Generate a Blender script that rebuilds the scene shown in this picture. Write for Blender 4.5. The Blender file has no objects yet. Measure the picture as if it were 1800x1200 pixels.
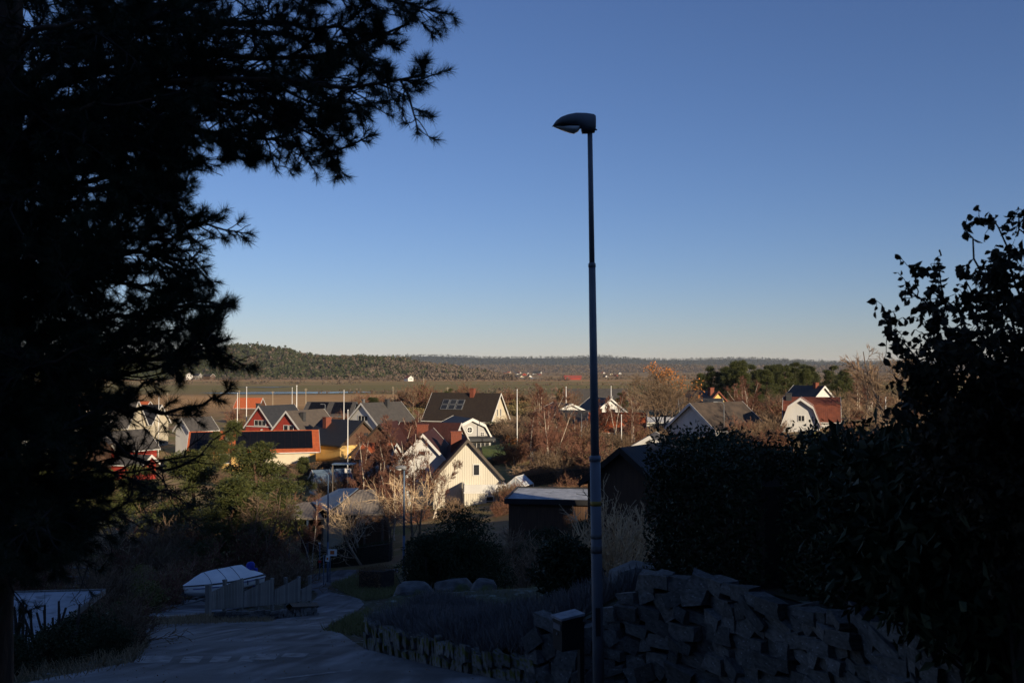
import bpy, bmesh, math, random
import numpy as np
from mathutils import Vector, Matrix, geometry, noise as mnoise
R = math.radians
scene = bpy.context.scene
col = scene.collection
# ---------------------------------------------------------------- camera
F, HOR = 1700.0, 645.0                      # focal length and horizon row in photo pixels (1800 x 1200)
PITCH = math.atan((HOR - 600) / F)
cam = bpy.data.objects.new('camera', bpy.data.cameras.new('camera'))
col.objects.link(cam)
cam.location = (0, 0, 0)
cam.rotation_euler = (math.pi / 2 + PITCH, 0, 0)
cam.data.sensor_width = 36; cam.data.lens = 36 * F / 1800
cam.data.clip_start = 0.1; cam.data.clip_end = 30000
cam.data.dof.use_dof = True; cam.data.dof.focus_distance = 70; cam.data.dof.aperture_fstop = 4.0
scene.camera = cam
# ---------------------------------------------------------------- sky and sun
SUN_AZ, SUN_EL = R(38), R(15)             # sun behind the camera, to the right, low
S = Vector((math.sin(SUN_AZ) * math.cos(SUN_EL), -math.cos(SUN_AZ) * math.cos(SUN_EL), math.sin(SUN_EL)))
world = bpy.data.worlds.new('World'); scene.world = world; world.use_nodes = True
wn = world.node_tree.nodes; bg = wn['Background']
sky = wn.new('ShaderNodeTexSky'); sky.sky_type = 'NISHITA'; sky.sun_disc = False
sky.sun_elevation = SUN_EL; sky.sun_rotation = math.atan2(S.x, S.y)
sky.altitude = 50; sky.air_density = 1.0; sky.dust_density = 0.0; sky.ozone_density = 5.0
# the photograph's white balance, applied evenly to the whole sky
wb = wn.new('ShaderNodeVectorMath'); wb.operation = 'MULTIPLY'; wb.inputs[1].default_value = (.96, .83, .94)
world.node_tree.links.new(sky.outputs[0], wb.inputs[0]); world.node_tree.links.new(wb.outputs[0], bg.inputs[0]); bg.inputs[1].default_value = 0.052
sun = bpy.data.objects.new('sun', bpy.data.lights.new('sun', 'SUN')); col.objects.link(sun)
sun.data.energy = 3.3; sun.data.angle = R(0.5); sun.data.color = (1.0, 0.83, 0.60)
sun.rotation_euler = (-S).to_track_quat('-Z', 'Y').to_euler(); sun.location = S * 300
vs = scene.view_settings
vs.view_transform = 'Standard'; vs.look = 'None'; vs.exposure = 1.0; vs.gamma = 1.0; vs.use_curve_mapping = False
scene.cycles.use_denoising = True
scene.cycles.max_bounces = 6
# ---------------------------------------------------------------- pixel rays and mesh helpers
CP, SP = math.cos(PITCH), math.sin(PITCH)
def P(px, py, d):
    """point at depth d (metres along +Y) on the ray of photo pixel (px, py)"""
    a, b = (px - 900) / F, (600 - py) / F
    y = CP - b * SP; z = SP + b * CP
    return Vector((a / y * d, d, z / y * d))
def X(px, d): return (px - 900) / F * d
def sstep(a, b, x):
    t = np.clip((x - a) / (b - a), 0, 1); return t * t * (3 - 2 * t)
def mesh(name, parts, mats, smooth=False):
    """parts: list of (V (n,3), F (m,k) or list of them, material index)"""
    Vs, loops, starts, mi, off, ls = [], [], [], [], 0, 0
    for V, Fs, m in parts:
        V = np.asarray(V, float).reshape(-1, 3)
        for Fa in (Fs if isinstance(Fs, list) else [Fs]):
            Fa = np.asarray(Fa, int)
            if Fa.size == 0: continue
            if Fa.ndim == 1: Fa = Fa[None]
            n, k = Fa.shape
            loops.append((Fa + off).ravel()); starts.append(ls + np.arange(n) * k); ls += n * k
            mi.append(np.full(n, m))
        Vs.append(V); off += len(V)
    V = np.concatenate(Vs); L = np.concatenate(loops); St = np.concatenate(starts); MI = np.concatenate(mi)
    me = bpy.data.meshes.new(name)
    me.vertices.add(len(V)); me.vertices.foreach_set('co', V.ravel().astype(np.float32))
    me.loops.add(len(L)); me.loops.foreach_set('vertex_index', L.astype(np.int32))
    me.polygons.add(len(St)); me.polygons.foreach_set('loop_start', St.astype(np.int32))
    for m in (mats if isinstance(mats, (list, tuple)) else [mats]): me.materials.append(m)
    me.polygons.foreach_set('material_index', MI.astype(np.int32))
    me.polygons.foreach_set('use_smooth', np.full(len(St), bool(smooth)))
    me.update(calc_edges=True); me.validate()
    return me
def ob(name, me, parent=None, loc=None, rz=None):
    o = bpy.data.objects.new(name, me); col.objects.link(o)
    if parent is not None: o.parent = parent
    if loc is not None: o.location = loc
    if rz is not None: o.rotation_euler = (0, 0, rz)
    return o
def tag(o, label, cat, group=None):
    o['label'] = label; o['category'] = cat
    if group: o['group'] = group
    return o
def thing(name, label, cat, loc=(0, 0, 0), rz=0, group=None):
    o = ob(name, None, None, loc, rz); o.empty_display_size = .3
    return tag(o, label, cat, group)
def struct(name, me, kind='structure', parent=None):
    o = ob(name, me, parent); o['kind'] = kind; return o
def dup(root, loc, rz=0, sc=1.0, label=None, group=None):
    r = root.copy(); col.objects.link(r); r.location = loc; r.rotation_euler = (0, 0, rz)
    r.scale = (sc, sc, sc) if np.isscalar(sc) else sc
    if label: r['label'] = label
    if group: r['group'] = group
    for ch in list(root.children):
        c = ch.copy(); col.objects.link(c); c.parent = r
        for g in list(ch.children):
            q = g.copy(); col.objects.link(q); q.parent = c
    return r
def box(x0, x1, y0, y1, z0, z1):
    V = [(x0,y0,z0),(x1,y0,z0),(x1,y1,z0),(x0,y1,z0),(x0,y0,z1),(x1,y0,z1),(x1,y1,z1),(x0,y1,z1)]
    Fq = [(0,3,2,1),(4,5,6,7),(0,1,5,4),(1,2,6,5),(2,3,7,6),(3,0,4,7)]
    return np.array(V, float), np.array(Fq), 0
def boxes(lst, m=0): return [(b[0], b[1], m) for b in (box(*l) for l in lst)]
def extr(poly, y0, y1, axis='y'):
    """closed polygon [(a,z)..] swept between y0 and y1"""
    n = len(poly); A = np.array([(p[0], y0, p[1]) for p in poly] + [(p[0], y1, p[1]) for p in poly], float)
    if axis == 'x': A = A[:, [1, 0, 2]]
    q = [(i, (i+1) % n, n + (i+1) % n, n + i) for i in range(n)]; c0, c1 = list(range(n)), list(range(2*n-1, n-1, -1))
    area = sum(poly[i][0] * poly[(i+1) % n][1] - poly[(i+1) % n][0] * poly[i][1] for i in range(n))
    if (area > 0) == (axis == 'y'): q = [f[::-1] for f in q]
    else: c0, c1 = c0[::-1], c1[::-1]
    if (area > 0) == (axis == 'y'): pass
    return A, [np.array(q), np.array([c0]), np.array([c1])], 0
def lathe(prof, n=12):
    """prof [(r,z)..] round the z axis, capped by tiny radii"""
    a = np.arange(n) / n * 2 * math.pi
    V = np.array([[(r*math.cos(t), r*math.sin(t), z) for t in a] for r, z in prof]).reshape(-1, 3)
    k = len(prof); q = [(i*n+j, i*n+(j+1) % n, (i+1)*n+(j+1) % n, (i+1)*n+j) for i in range(k-1) for j in range(n)]
    return V, [np.array(q), np.array([list(range(n-1, -1, -1))]), np.array([list(range((k-1)*n, k*n))])], 0
def nrm(v): return v / np.maximum(np.linalg.norm(v, axis=-1, keepdims=True), 1e-9)
def tubes(Pt, Rd, s=4):
    Pt = np.asarray(Pt, float); N, k, _ = Pt.shape
    Rd = np.broadcast_to(np.asarray(Rd, float), (N, k))
    T = nrm(np.gradient(Pt, axis=1))
    mean = nrm(T.mean(1, keepdims=True))
    ref = np.where(np.abs(mean[..., 2:3]) < .85, [0, 0, 1.], [1., 0, 0])
    A = nrm(np.cross(T, np.broadcast_to(ref, T.shape))); B = np.cross(T, A)
    a = np.arange(s) / s * 2 * math.pi
    V = Pt[:, :, None] + Rd[:, :, None, None] * (A[:, :, None] * np.cos(a)[:, None] + B[:, :, None] * np.sin(a)[:, None])
    i = np.arange(N)[:, None, None] * k * s + np.arange(k-1)[None, :, None] * s; j = np.arange(s); j2 = (j + 1) % s
    Q = np.stack([i + j, i + j2, i + s + j2, i + s + j], -1).reshape(-1, 4)
    return V.reshape(-1, 3), Q, 0
def perp(rng, D):
    r = rng.normal(size=D.shape); return nrm(np.cross(D, r))
def grow(rng, base, dirs, length, k=5, wob=.18, up=0.):
    base = np.asarray(base, float); D = nrm(np.asarray(dirs, float)); N = len(base)
    L = np.broadcast_to(np.asarray(length, float), (N,))[:, None] / (k - 1)
    out = [base]; p = base
    for _ in range(k - 1):
        D = nrm(D + rng.normal(size=D.shape) * wob + np.array([0, 0, 1.]) * up)
        p = p + D * L; out.append(p)
    return np.stack(out, 1)
def kids(rng, Pt, m, t0=.3, t1=1., ang=(30, 60)):
    N, k, _ = Pt.shape
    t = rng.uniform(t0, t1, (N, m)) * (k - 1); i = np.minimum(t.astype(int), k - 2); f = (t - i)[..., None]
    n = np.arange(N)[:, None]
    a = Pt[n, i]; b = Pt[n, i + 1]; start = a * (1 - f) + b * f; T = nrm(b - a)
    th = np.radians(rng.uniform(ang[0], ang[1], (N, m)))[..., None]
    D = T * np.cos(th) + perp(rng, T) * np.sin(th)
    return start.reshape(-1, 3), D.reshape(-1, 3), (t / (k - 1)).ravel()
def leaves(rng, C, size, asp=.5, out=None, bend=.25, jitter=1., hang=0.):
    """one folded leaf (two triangles) at each point"""
    C = np.asarray(C, float); N = len(C)
    D = rng.normal(size=(N, 3)) * jitter
    if out is not None: D = D + out
    D[:, 2] -= hang
    D = nrm(D); W = perp(rng, D); U = np.cross(D, W)
    s = (np.broadcast_to(np.asarray(size, float), (N,)) * rng.uniform(.65, 1.25, N))[:, None]
    p0 = C; p1 = C + D * s * .5 + W * s * asp * .5 + U * s * bend * .4
    p2 = C + D * s; p3 = C + D * s * .5 - W * s * asp * .5 + U * s * bend * .4
    V = np.stack([p0, p1, p2, p3], 1).reshape(-1, 3); i = np.arange(N)[:, None] * 4
    return V, np.concatenate([i + [0, 1, 2], i + [0, 2, 3]]), 0
def leaves6(rng, C, size, asp=.7, hang=.6, jitter=.7):
    """broad pointed leaf of four triangles, folded along the midrib"""
    N = len(C); D = rng.normal(size=(N, 3)) * jitter; D[:, 2] -= hang; D = nrm(D); W = perp(rng, D); U = np.cross(D, W)
    s = (size * rng.uniform(.55, 1.3, N))[:, None]; b = rng.uniform(.1, .5, (N, 1))
    f = lambda t, w: C + D * s * t + W * s * asp * .5 * w + U * s * b * abs(w) * .5 - U * s * b * .5 * t * t
    V = np.stack([f(0, 0), f(.3, .85), f(.62, .95), f(1, 0), f(.62, -.95), f(.3, -.85)], 1).reshape(-1, 3); i = np.arange(N)[:, None] * 6
    return V, np.concatenate([i + [0, 1, 2], i + [0, 2, 3], i + [0, 3, 4], i + [0, 4, 5]]), 0
def needles(rng, C, D, n, ln, w=.0018, spread=70, along=.0):
    """n thin needles round each tuft point C with axis D"""
    N = len(C); C = np.repeat(C, n, 0); D = np.repeat(nrm(D), n, 0)
    th = np.radians(rng.uniform(12, spread, N * n))[:, None]
    q = nrm(D * np.cos(th) + perp(rng, D) * np.sin(th))
    b = C - D * rng.uniform(0, 1, (N * n, 1)) * along
    L = ln * rng.uniform(.7, 1.15, (N * n, 1)); W = perp(rng, q) * w
    V = np.stack([b - W, b + W, b + q * L], 1).reshape(-1, 3)
    return V, np.arange(N * n)[:, None] * 3 + [0, 1, 2], 0
def ball(rng, n, lo=.5):
    v = nrm(rng.normal(size=(n, 3))); return v * (rng.uniform(lo ** 3, 1, (n, 1)) ** (1/3))
# ---------------------------------------------------------------- materials
MATS = {}
def mat(name, c1, c2=None, scale=4., rough=.8, bump=0., bscale=None, spec=.3, metal=0., stretch=None, island=False,
        wave=None, objrand=0., detail=6., sharp=(.35, .65), third=None):
    if name in MATS: return MATS[name]
    m = bpy.data.materials.new(name); m.use_nodes = True; MATS[name] = m
    nt = m.node_tree; n = nt.nodes; l = nt.links; bs = n['Principled BSDF']
    bs.inputs['Roughness'].default_value = rough; bs.inputs['Metallic'].default_value = metal
    bs.inputs['Specular IOR Level'].default_value = spec
    c1 = (*c1, 1); c2 = (*(c2 or tuple(v * .8 for v in c1[:3])), 1)
    tc = n.new('ShaderNodeTexCoord'); mp = n.new('ShaderNodeMapping')
    if stretch: mp.inputs['Scale'].default_value = stretch
    l.new(tc.outputs['Object'], mp.inputs[0])
    mix = n.new('ShaderNodeMix'); mix.data_type = 'RGBA'; mix.inputs[6].default_value = c1; mix.inputs[7].default_value = c2
    if island:
        g = n.new('ShaderNodeNewGeometry'); l.new(g.outputs['Random Per Island'], mix.inputs[0])
    else:
        t = n.new('ShaderNodeTexNoise'); t.inputs['Scale'].default_value = scale; t.inputs['Detail'].default_value = detail
        l.new(mp.outputs[0], t.inputs[0])
        mr = n.new('ShaderNodeMapRange'); mr.inputs[1].default_value = sharp[0]; mr.inputs[2].default_value = sharp[1]
        l.new(t.outputs[0], mr.inputs[0]); l.new(mr.outputs[0], mix.inputs[0])
    out = mix.outputs[2]
    if third:                                   # a third colour in patches: (colour, noise scale, low, high)
        t3 = n.new('ShaderNodeTexNoise'); t3.inputs['Scale'].default_value = third[1]; t3.inputs['Detail'].default_value = 8
        l.new(mp.outputs[0], t3.inputs[0])
        m3 = n.new('ShaderNodeMapRange'); m3.inputs[1].default_value = third[2]; m3.inputs[2].default_value = third[3]
        l.new(t3.outputs[0], m3.inputs[0])
        x3 = n.new('ShaderNodeMix'); x3.data_type = 'RGBA'; l.new(m3.outputs[0], x3.inputs[0]); l.new(out, x3.inputs[6])
        x3.inputs[7].default_value = (*third[0], 1); out = x3.outputs[2]
    if objrand:
        oi = n.new('ShaderNodeObjectInfo'); mr = n.new('ShaderNodeMapRange')
        mr.inputs[3].default_value = 1 - objrand; mr.inputs[4].default_value = 1 + objrand
        l.new(oi.outputs['Random'], mr.inputs[0])
        mm = n.new('ShaderNodeMix'); mm.data_type = 'RGBA'; mm.blend_type = 'MULTIPLY'; mm.inputs[0].default_value = 1
        l.new(out, mm.inputs[6]); l.new(mr.outputs[0], mm.inputs[7]); out = mm.outputs[2]
    l.new(out, bs.inputs['Base Color'])
    h = None
    if bump:
        t2 = n.new('ShaderNodeTexNoise'); t2.inputs['Scale'].default_value = bscale or scale * 4; t2.inputs['Detail'].default_value = 5
        l.new(mp.outputs[0], t2.inputs[0]); h = t2.outputs[0]
    if wave:                                    # (axis, period in metres, strength)
        w = n.new('ShaderNodeTexWave'); w.wave_type = 'BANDS'; w.bands_direction = wave[0]
        w.inputs['Scale'].default_value = 0.314 / wave[1]; w.wave_profile = wave[3] if len(wave) > 3 else 'SIN'
        l.new(tc.outputs['Object'], w.inputs[0])
        if h is None: h = w.outputs['Fac']; bump = wave[2] * .3
        else:
            ad = n.new('ShaderNodeMath'); ad.operation = 'MULTIPLY_ADD'; l.new(h, ad.inputs[0]); ad.inputs[1].default_value = bump / max(wave[2] * .3, 1e-3)
            l.new(w.outputs['Fac'], ad.inputs[2]); h = ad.outputs[0]; bump = wave[2] * .3
    if h is not None:
        bp = n.new('ShaderNodeBump'); bp.inputs['Strength'].default_value = bump; bp.inputs['Distance'].default_value = .05
        l.new(h, bp.inputs['Height']); l.new(bp.outputs[0], bs.inputs['Normal'])
    return m
def leafmat(name, c1, c2, rough=.55, objrand=.15, trans=.0):
    m = mat(name, c1, c2, island=True, rough=rough, objrand=objrand, spec=.25); return m
white_paint = mat('white_paint', (.624, .608, .568), (.544, .528, .496), 1.2, .55, stretch=(1, 1, .3))
cream_siding = mat('cream_siding', (.576, .536, .440), (.512, .472, .384), .8, .6, wave=('X', .20, 1.6), stretch=(1, 1, .25))
white_siding = mat('white_siding', (.592, .584, .552), (.512, .504, .480), .9, .6, wave=('X', .18, .4), stretch=(1, 1, .25))
grey_siding = mat('grey_siding', (.40, .39, .37), (.34, .33, .31), 1.0, .6, wave=('X', .18, .4), stretch=(1, 1, .25))
pale_render = mat('pale_render', (.560, .496, .368), (.496, .432, .320), .9, .85)
yellow_render = mat('yellow_render', (.62, .40, .14), (.54, .35, .13), 1.1, .85)
red_siding = mat('red_siding', (.364, .049, .031), (.280, .036, .025), 1.0, .7, wave=('X', .2, .6), stretch=(1, 1, .3))
brown_wood = mat('brown_wood', (.10, .055, .032), (.07, .038, .024), 2., .75, wave=('X', .2, .6), stretch=(4, 4, .4))
grey_stone_wall = mat('grey_wall', (.28, .26, .23), (.2, .19, .17), 2., .9, .2)
orange_tile = mat('orange_tile', (.444, .105, .034), (.320, .074, .027), 2.2, .75, wave=('Y', .3, .5))
orange_tile_x = mat('orange_tile_x', (.48, .105, .030), (.36, .075, .024), 2.2, .75, wave=('X', .3, .5))
dark_red_tile = mat('dark_red_tile', (.055, .017, .013), (.038, .012, .010), 2., .8, wave=('Y', .3, .5))
rust_tile = mat('rust_tile', (.17, .050, .028), (.12, .036, .022), 1.5, .8, wave=('Y', .3, .5))
brown_tile = mat('brown_tile', (.034, .024, .017), (.024, .017, .013), 2., .75, wave=('Y', .32, .9))
grey_tile = mat('grey_tile', (.075, .068, .062), (.055, .051, .048), 1.6, .75, wave=('Y', .32, .6))
slate_tile = mat('slate_tile', (.038, .039, .042), (.028, .029, .032), 1.6, .65, wave=('Y', .32, .6))
taupe_tile = mat('taupe_tile', (.10, .08, .064), (.078, .064, .052), 1.6, .8, wave=('Y', .32, .6))
black_roof = mat('black_roof', (.022, .022, .024), (.016, .016, .018), 1.5, .6, wave=('Y', .32, .5))
blue_roof = mat('blue_roof', (.10, .14, .20), (.08, .12, .17), 1.2, .5, wave=('Y', .4, .4))
ribbed_roof = mat('ribbed_roof', (.20, .17, .14), (.14, .12, .10), 2.5, .8, wave=('Y', .42, 1.))
frost_roof = mat('frost_roof', (.42, .44, .47), (.26, .28, .31), 1.4, .85, .25, 16, third=((.10, .11, .12), 2.2, .56, .75))
solar = mat('solar_cell', (.006, .006, .008), (.005, .005, .007), 3, .4, spec=.15)
glass = mat('window_glass', (.018, .02, .024), (.03, .032, .036), .6, .06, spec=.6)
sky_glass = mat('greenhouse_glass', (.40, .43, .45), (.5, .52, .54), 1.2, .2, spec=.5)
brick_red = mat('brick_red', (.20, .058, .034), (.14, .042, .026), 6, .85, .3)
brick_dark = mat('chimney_dark', (.035, .035, .037), (.05, .05, .05), 4, .7)
steel = mat('galvanised_steel', (.17, .175, .18), (.13, .135, .14), 3, .55, spec=.3, metal=.2)
lamp_grey = mat('lamp_grey', (.196, .202, .219), (.150, .156, .173), 2, .55, spec=.3)
lamp_dark = mat('lamp_dark', (.035, .037, .04), (.028, .03, .033), 5, .5)
acrylic = mat('lamp_acrylic', (.55, .56, .55), (.48, .49, .48), 6, .2, spec=.5)
pole_white = mat('pole_white', (.80, .78, .74), (.72, .70, .66), 3, .4)
wood_pole = mat('wood_pole', (.36, .29, .2), (.28, .22, .15), 3, .85, stretch=(3, 3, .3))
sticker_yellow = mat('sticker_yellow', (.42, .26, .05), (.36, .22, .04), 20, .5)
sticker_grey = mat('sticker_grey', (.16, .15, .14), (.12, .11, .10), 20, .6)
grey_wood = mat('grey_wood', (.270, .252, .225), (.162, .153, .140), 3, .9, .35, 30, stretch=(6, 6, .6), objrand=.25)
timber = mat('timber_sleeper', (.128, .105, .084), (.083, .069, .057), 4, .9, .3)
hull_white = mat('boat_hull', (.828, .828, .805), (.713, .713, .701), 1.3, .35)
cover_white = mat('boat_cover', (.890, .880, .859), (.763, .763, .753), 1.2, .75, .35, 2.2)
rail_dark = mat('rub_rail', (.05, .05, .055), (.04, .04, .045), 4, .5)
cover_blue = mat('engine_cover', (.015, .035, .32), (.012, .03, .25), 4, .6)
rubber = mat('rubber', (.018, .018, .018), (.024, .024, .024), 9, .8)
mail_dark = mat('mailbox_dark', (.014, .015, .017), (.02, .021, .023), 4, .5)
frost_top = mat('frosted_lid', (.34, .35, .37), (.2, .21, .23), 9, .8)
sign_white = mat('sign_white', (.74, .72, .68), (.66, .64, .60), 3, .5)
sign_orange = mat('sign_orange', (.52, .13, .03), (.45, .11, .03), 6, .5)
sign_red = mat('sign_red', (.5, .03, .03), (.45, .03, .03), 6, .5)
stone_grey = mat('stone_grey', (.160, .156, .150), (.080, .079, .076), 4, .9, .35, 30, objrand=.35, third=((.30, .305, .315), 6, .62, .74))
stone_moss = mat('stone_mossy', (.208, .203, .192), (.112, .112, .107), 3, .9, .6, 14, objrand=.3, third=((.12, .125, .025), 2.2, .50, .60))
boulder_mat = mat('boulder_rock', (.138, .138, .138), (.057, .057, .057), 2.6, .9, .6, 12, third=((.09, .10, .035), 1.1, .58, .66))
wall_core_mat = mat('wall_core', (.03, .028, .025), (.02, .019, .017), 5, .95)
bark_pine = mat('bark_pine', (.10, .055, .032), (.05, .032, .022), 6, .95, .5, 20, stretch=(3, 3, .6))
bark_dark = mat('bark_dark', (.055, .045, .036), (.03, .026, .022), 6, .95, .4)
bark_brown = mat('bark_brown', (.196, .140, .098), (.126, .092, .067), 5, .95, .3, objrand=.2)
bark_pale = mat('bark_pale', (.30, .235, .165), (.20, .155, .11), 5, .95, .3)
bark_birch = mat('bark_birch', (.58, .50, .40), (.34, .27, .20), 2, .8, stretch=(1, 1, 3), third=((.04, .035, .03), 3, .66, .7))
twig_red = mat('twig_red', (.182, .081, .053), (.119, .056, .039), 4, .9, objrand=.2)
twig_brown = mat('twig_brown', (.238, .161, .098), (.140, .092, .059), 4, .9, objrand=.3)
twig_grey = mat('twig_grey', (.221, .182, .143), (.143, .117, .091), 4, .9, objrand=.2)
twig_lit = mat('twig_pale_sunlit', (.666, .490, .294), (.431, .304, .186), 4, .9)  # sunlight on the shaded shrubs is put into this pale twig colour
lf_pine_near = leafmat('needle_near', (.022, .032, .014), (.035, .046, .018), .6, 0)
lf_pine = leafmat('needle_mid', (.036, .048, .014), (.087, .090, .025))
lf_pine_far = leafmat('needle_far', (.031, .042, .014), (.073, .078, .024))
lf_juniper = leafmat('juniper_leaf', (.022, .034, .014), (.038, .050, .018), .7)
lf_laurel = leafmat('laurel_leaf', (.018, .032, .014), (.034, .048, .018), .5)
lf_hazel = leafmat('hazel_leaf', (.030, .028, .012), (.060, .042, .018), .7)
lf_yellow = leafmat('yellowing_leaf', (.22, .13, .03), (.10, .10, .025), .6)
lf_oak = leafmat('oak_leaf', (.504, .189, .042), (.308, .119, .035), .7)
lf_hedge = leafmat('hedge_leaf', (.042, .063, .020), (.077, .095, .028), .5)
lf_bush = leafmat('bush_leaf', (.119, .119, .035), (.196, .161, .049), .6)
lf_brownbush = leafmat('dry_leaf', (.210, .119, .056), (.126, .073, .039), .8)
lf_heath = leafmat('heath_leaf', (.210, .147, .070), (.119, .105, .042), .8)
lf_lavender = leafmat('lavender_blade', (.200, .188, .181), (.106, .103, .107), .9, 0)
lf_grass = leafmat('grass_blade', (.130, .150, .046), (.208, .169, .078), .8, 0)
lf_drygrass = leafmat('dry_grass', (.338, .247, .143), (.208, .156, .091), .8, 0)
lf_forest = leafmat('forest_green', (.022, .031, .014), (.059, .062, .025), .9, 0)
lf_forest_brown = leafmat('forest_brown', (.140, .101, .073), (.077, .059, .045), .9, 0)
lf_far = leafmat('forest_far', (.019, .023, .019), (.038, .036, .026), .9, 0)
# ---------------------------------------------------------------- terrain
VALLEY = -17.5
# (photo column, depth, height below the eye) of ground the houses, roads and hedges stand on
GP = [(300,45,-11.5),(900,45,-11.2),(1400,45,-10.6),(0,45,-12.0),(1800,45,-10.2),
      (300,58,-13.9),(600,60,-14.3),(900,58,-13.3),(1300,60,-11.6),(0,60,-14.4),(1800,60,-10.8),
      (575,72,-15.9),(700,72,-15.2),(960,78,-13.1),(1250,80,-11.6),(100,80,-16.2),(1700,80,-10.2),
      (300,85,-16.7),(600,90,-17.0),(830,100,-15.6),(950,105,-13.4),(1100,100,-12.8),(1400,100,-10.2),
      (500,115,-16.9),(820,118,-15.4),(950,140,-12.9),(880,150,-12.8),(100,130,-17.0),(700,130,-15.8),(1240,150,-9.6),(1430,160,-9.4),(1700,150,-9.2),
      (450,170,-17.2),(150,190,-16.6),(450,195,-16.4),(640,190,-15.4),(830,200,-11.6),(1060,180,-12.4),(1060,215,-13.4),(1165,150,-10.8),
      (1260,200,-9.6),(1400,230,-9.6),(700,240,-9.8),(800,250,-9.6),(950,258,-10.2),(560,240,-15),(640,232,-12.2),(200,260,-17),(400,260,-17),(1060,270,-12),
      (1650,240,-9.5),(200,340,-17.5),(600,340,-17.0),(1000,340,-16.5),(1400,340,-15),(1750,340,-14),(-400,200,-17),(-300,80,-17),(2200,200,-9),(2100,80,-9),(-400,340,-17.5),(2200,340,-14)]
_c = np.array([(X(p, d), d) for p, d, z in GP]); _z = np.array([z for *_, z in GP])
def _phi(r): return np.where(r > 0, r * r * np.log(np.maximum(r, 1e-6)), 0)
_n = len(GP); _A = np.zeros((_n + 3, _n + 3)); _A[:_n, :_n] = _phi(np.linalg.norm(_c[:, None] - _c[None], axis=2) / 100)
_A[:_n, :_n] += np.eye(_n) * .004
_A[:_n, _n] = 1; _A[:_n, _n+1:] = _c / 100; _A[_n:, :_n] = _A[:_n, _n:].T
_w = np.linalg.solve(_A, np.concatenate([_z, np.zeros(3)]))
def hgt(x, y):
    x = np.atleast_1d(np.asarray(x, float)); y = np.atleast_1d(np.asarray(y, float))
    left = np.clip(-x - 8.5, 0, 30)
    plane = -1.6 - .22 * y - .22 * left * sstep(40, 12, y) * sstep(0, 8, y)
    xc = np.clip(x, -320, 320); yc = np.clip(y, 30, 400)
    town = np.zeros_like(x)
    for i0 in range(0, len(x), 20000):
        s_ = slice(i0, i0 + 20000)
        r = np.hypot(xc[s_, None] - _c[None, :, 0], yc[s_, None] - _c[None, :, 1]) / 100
        town[s_] = _phi(r) @ _w[:_n] + _w[_n] + (np.stack([xc[s_], yc[s_]], 1) / 100) @ _w[_n+1:]
    town = np.clip(town, -18, -6)
    t = sstep(42, 62, y); z = plane * (1 - t) + town * t
    z = z * (1 - sstep(300, 420, y)) + VALLEY * sstep(300, 420, y)
    side = sstep(180, 330, np.abs(x)) * sstep(40, 80, y); z = z * (1 - side) + VALLEY * side * (x < 0) + side * (x >= 0) * np.minimum(z, -9)
    # the hill behind the viewer that keeps the foreground in shade
    b = np.clip(-y, 0, 1e9); hill = -1.6 + .22 * np.minimum(b, 8) + .44 * np.clip(b - 8, 0, 62)
    z = np.where(y < 0, hill, z)
    bump = .35 * np.sin(x * .11 + 1.3) * np.sin(y * .09 + .4) + .2 * np.sin(x * .31) * np.cos(y * .27)
    return z + bump * sstep(62, 110, y) * (1 - sstep(380, 430, y))
def gz(x, y): return float(hgt(x, y)[0])
def onground(px, d): x = X(px, d); return Vector((x, d, gz(x, d)))
def gpix(px, py):
    """where the ray of a photo pixel meets the terrain"""
    ds = np.concatenate([np.arange(8, 60, .05), np.arange(60, 400, .25)])
    v = P(px, py, 1.0); g = hgt(v.x * ds, ds) - v.z * ds
    k = int(np.argmax(g > 0)); d = ds[k]; return Vector((v.x * d, d, gz(v.x * d, d)))
def axis(lo, hi, fine, step, g=1.09, mx=150):
    out = [0.]; s = step
    pos = []; v = 0.
    while v < hi:
        v += s; pos.append(v)
        if v > fine: s = min(s * g, mx)
    neg = []; v = 0.; s = step
    while v > lo:
        v -= s; neg.append(v)
        if -v > fine: s = min(s * g, mx)
    return np.array(neg[::-1] + [0.] + pos)
gx = axis(-5000, 5000, 30, .7, 1.06, 120); gy = axis(-260, 9000, 75, .7, 1.03, 200)
GX, GY = np.meshgrid(gx, gy); gzv = hgt(GX.ravel(), GY.ravel())
nx, ny = len(gx), len(gy)
ii = (np.arange(ny - 1)[:, None] * nx + np.arange(nx - 1)[None]).ravel()
GF = np.stack([ii, ii + 1, ii + 1 + nx, ii + nx], 1)
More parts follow.
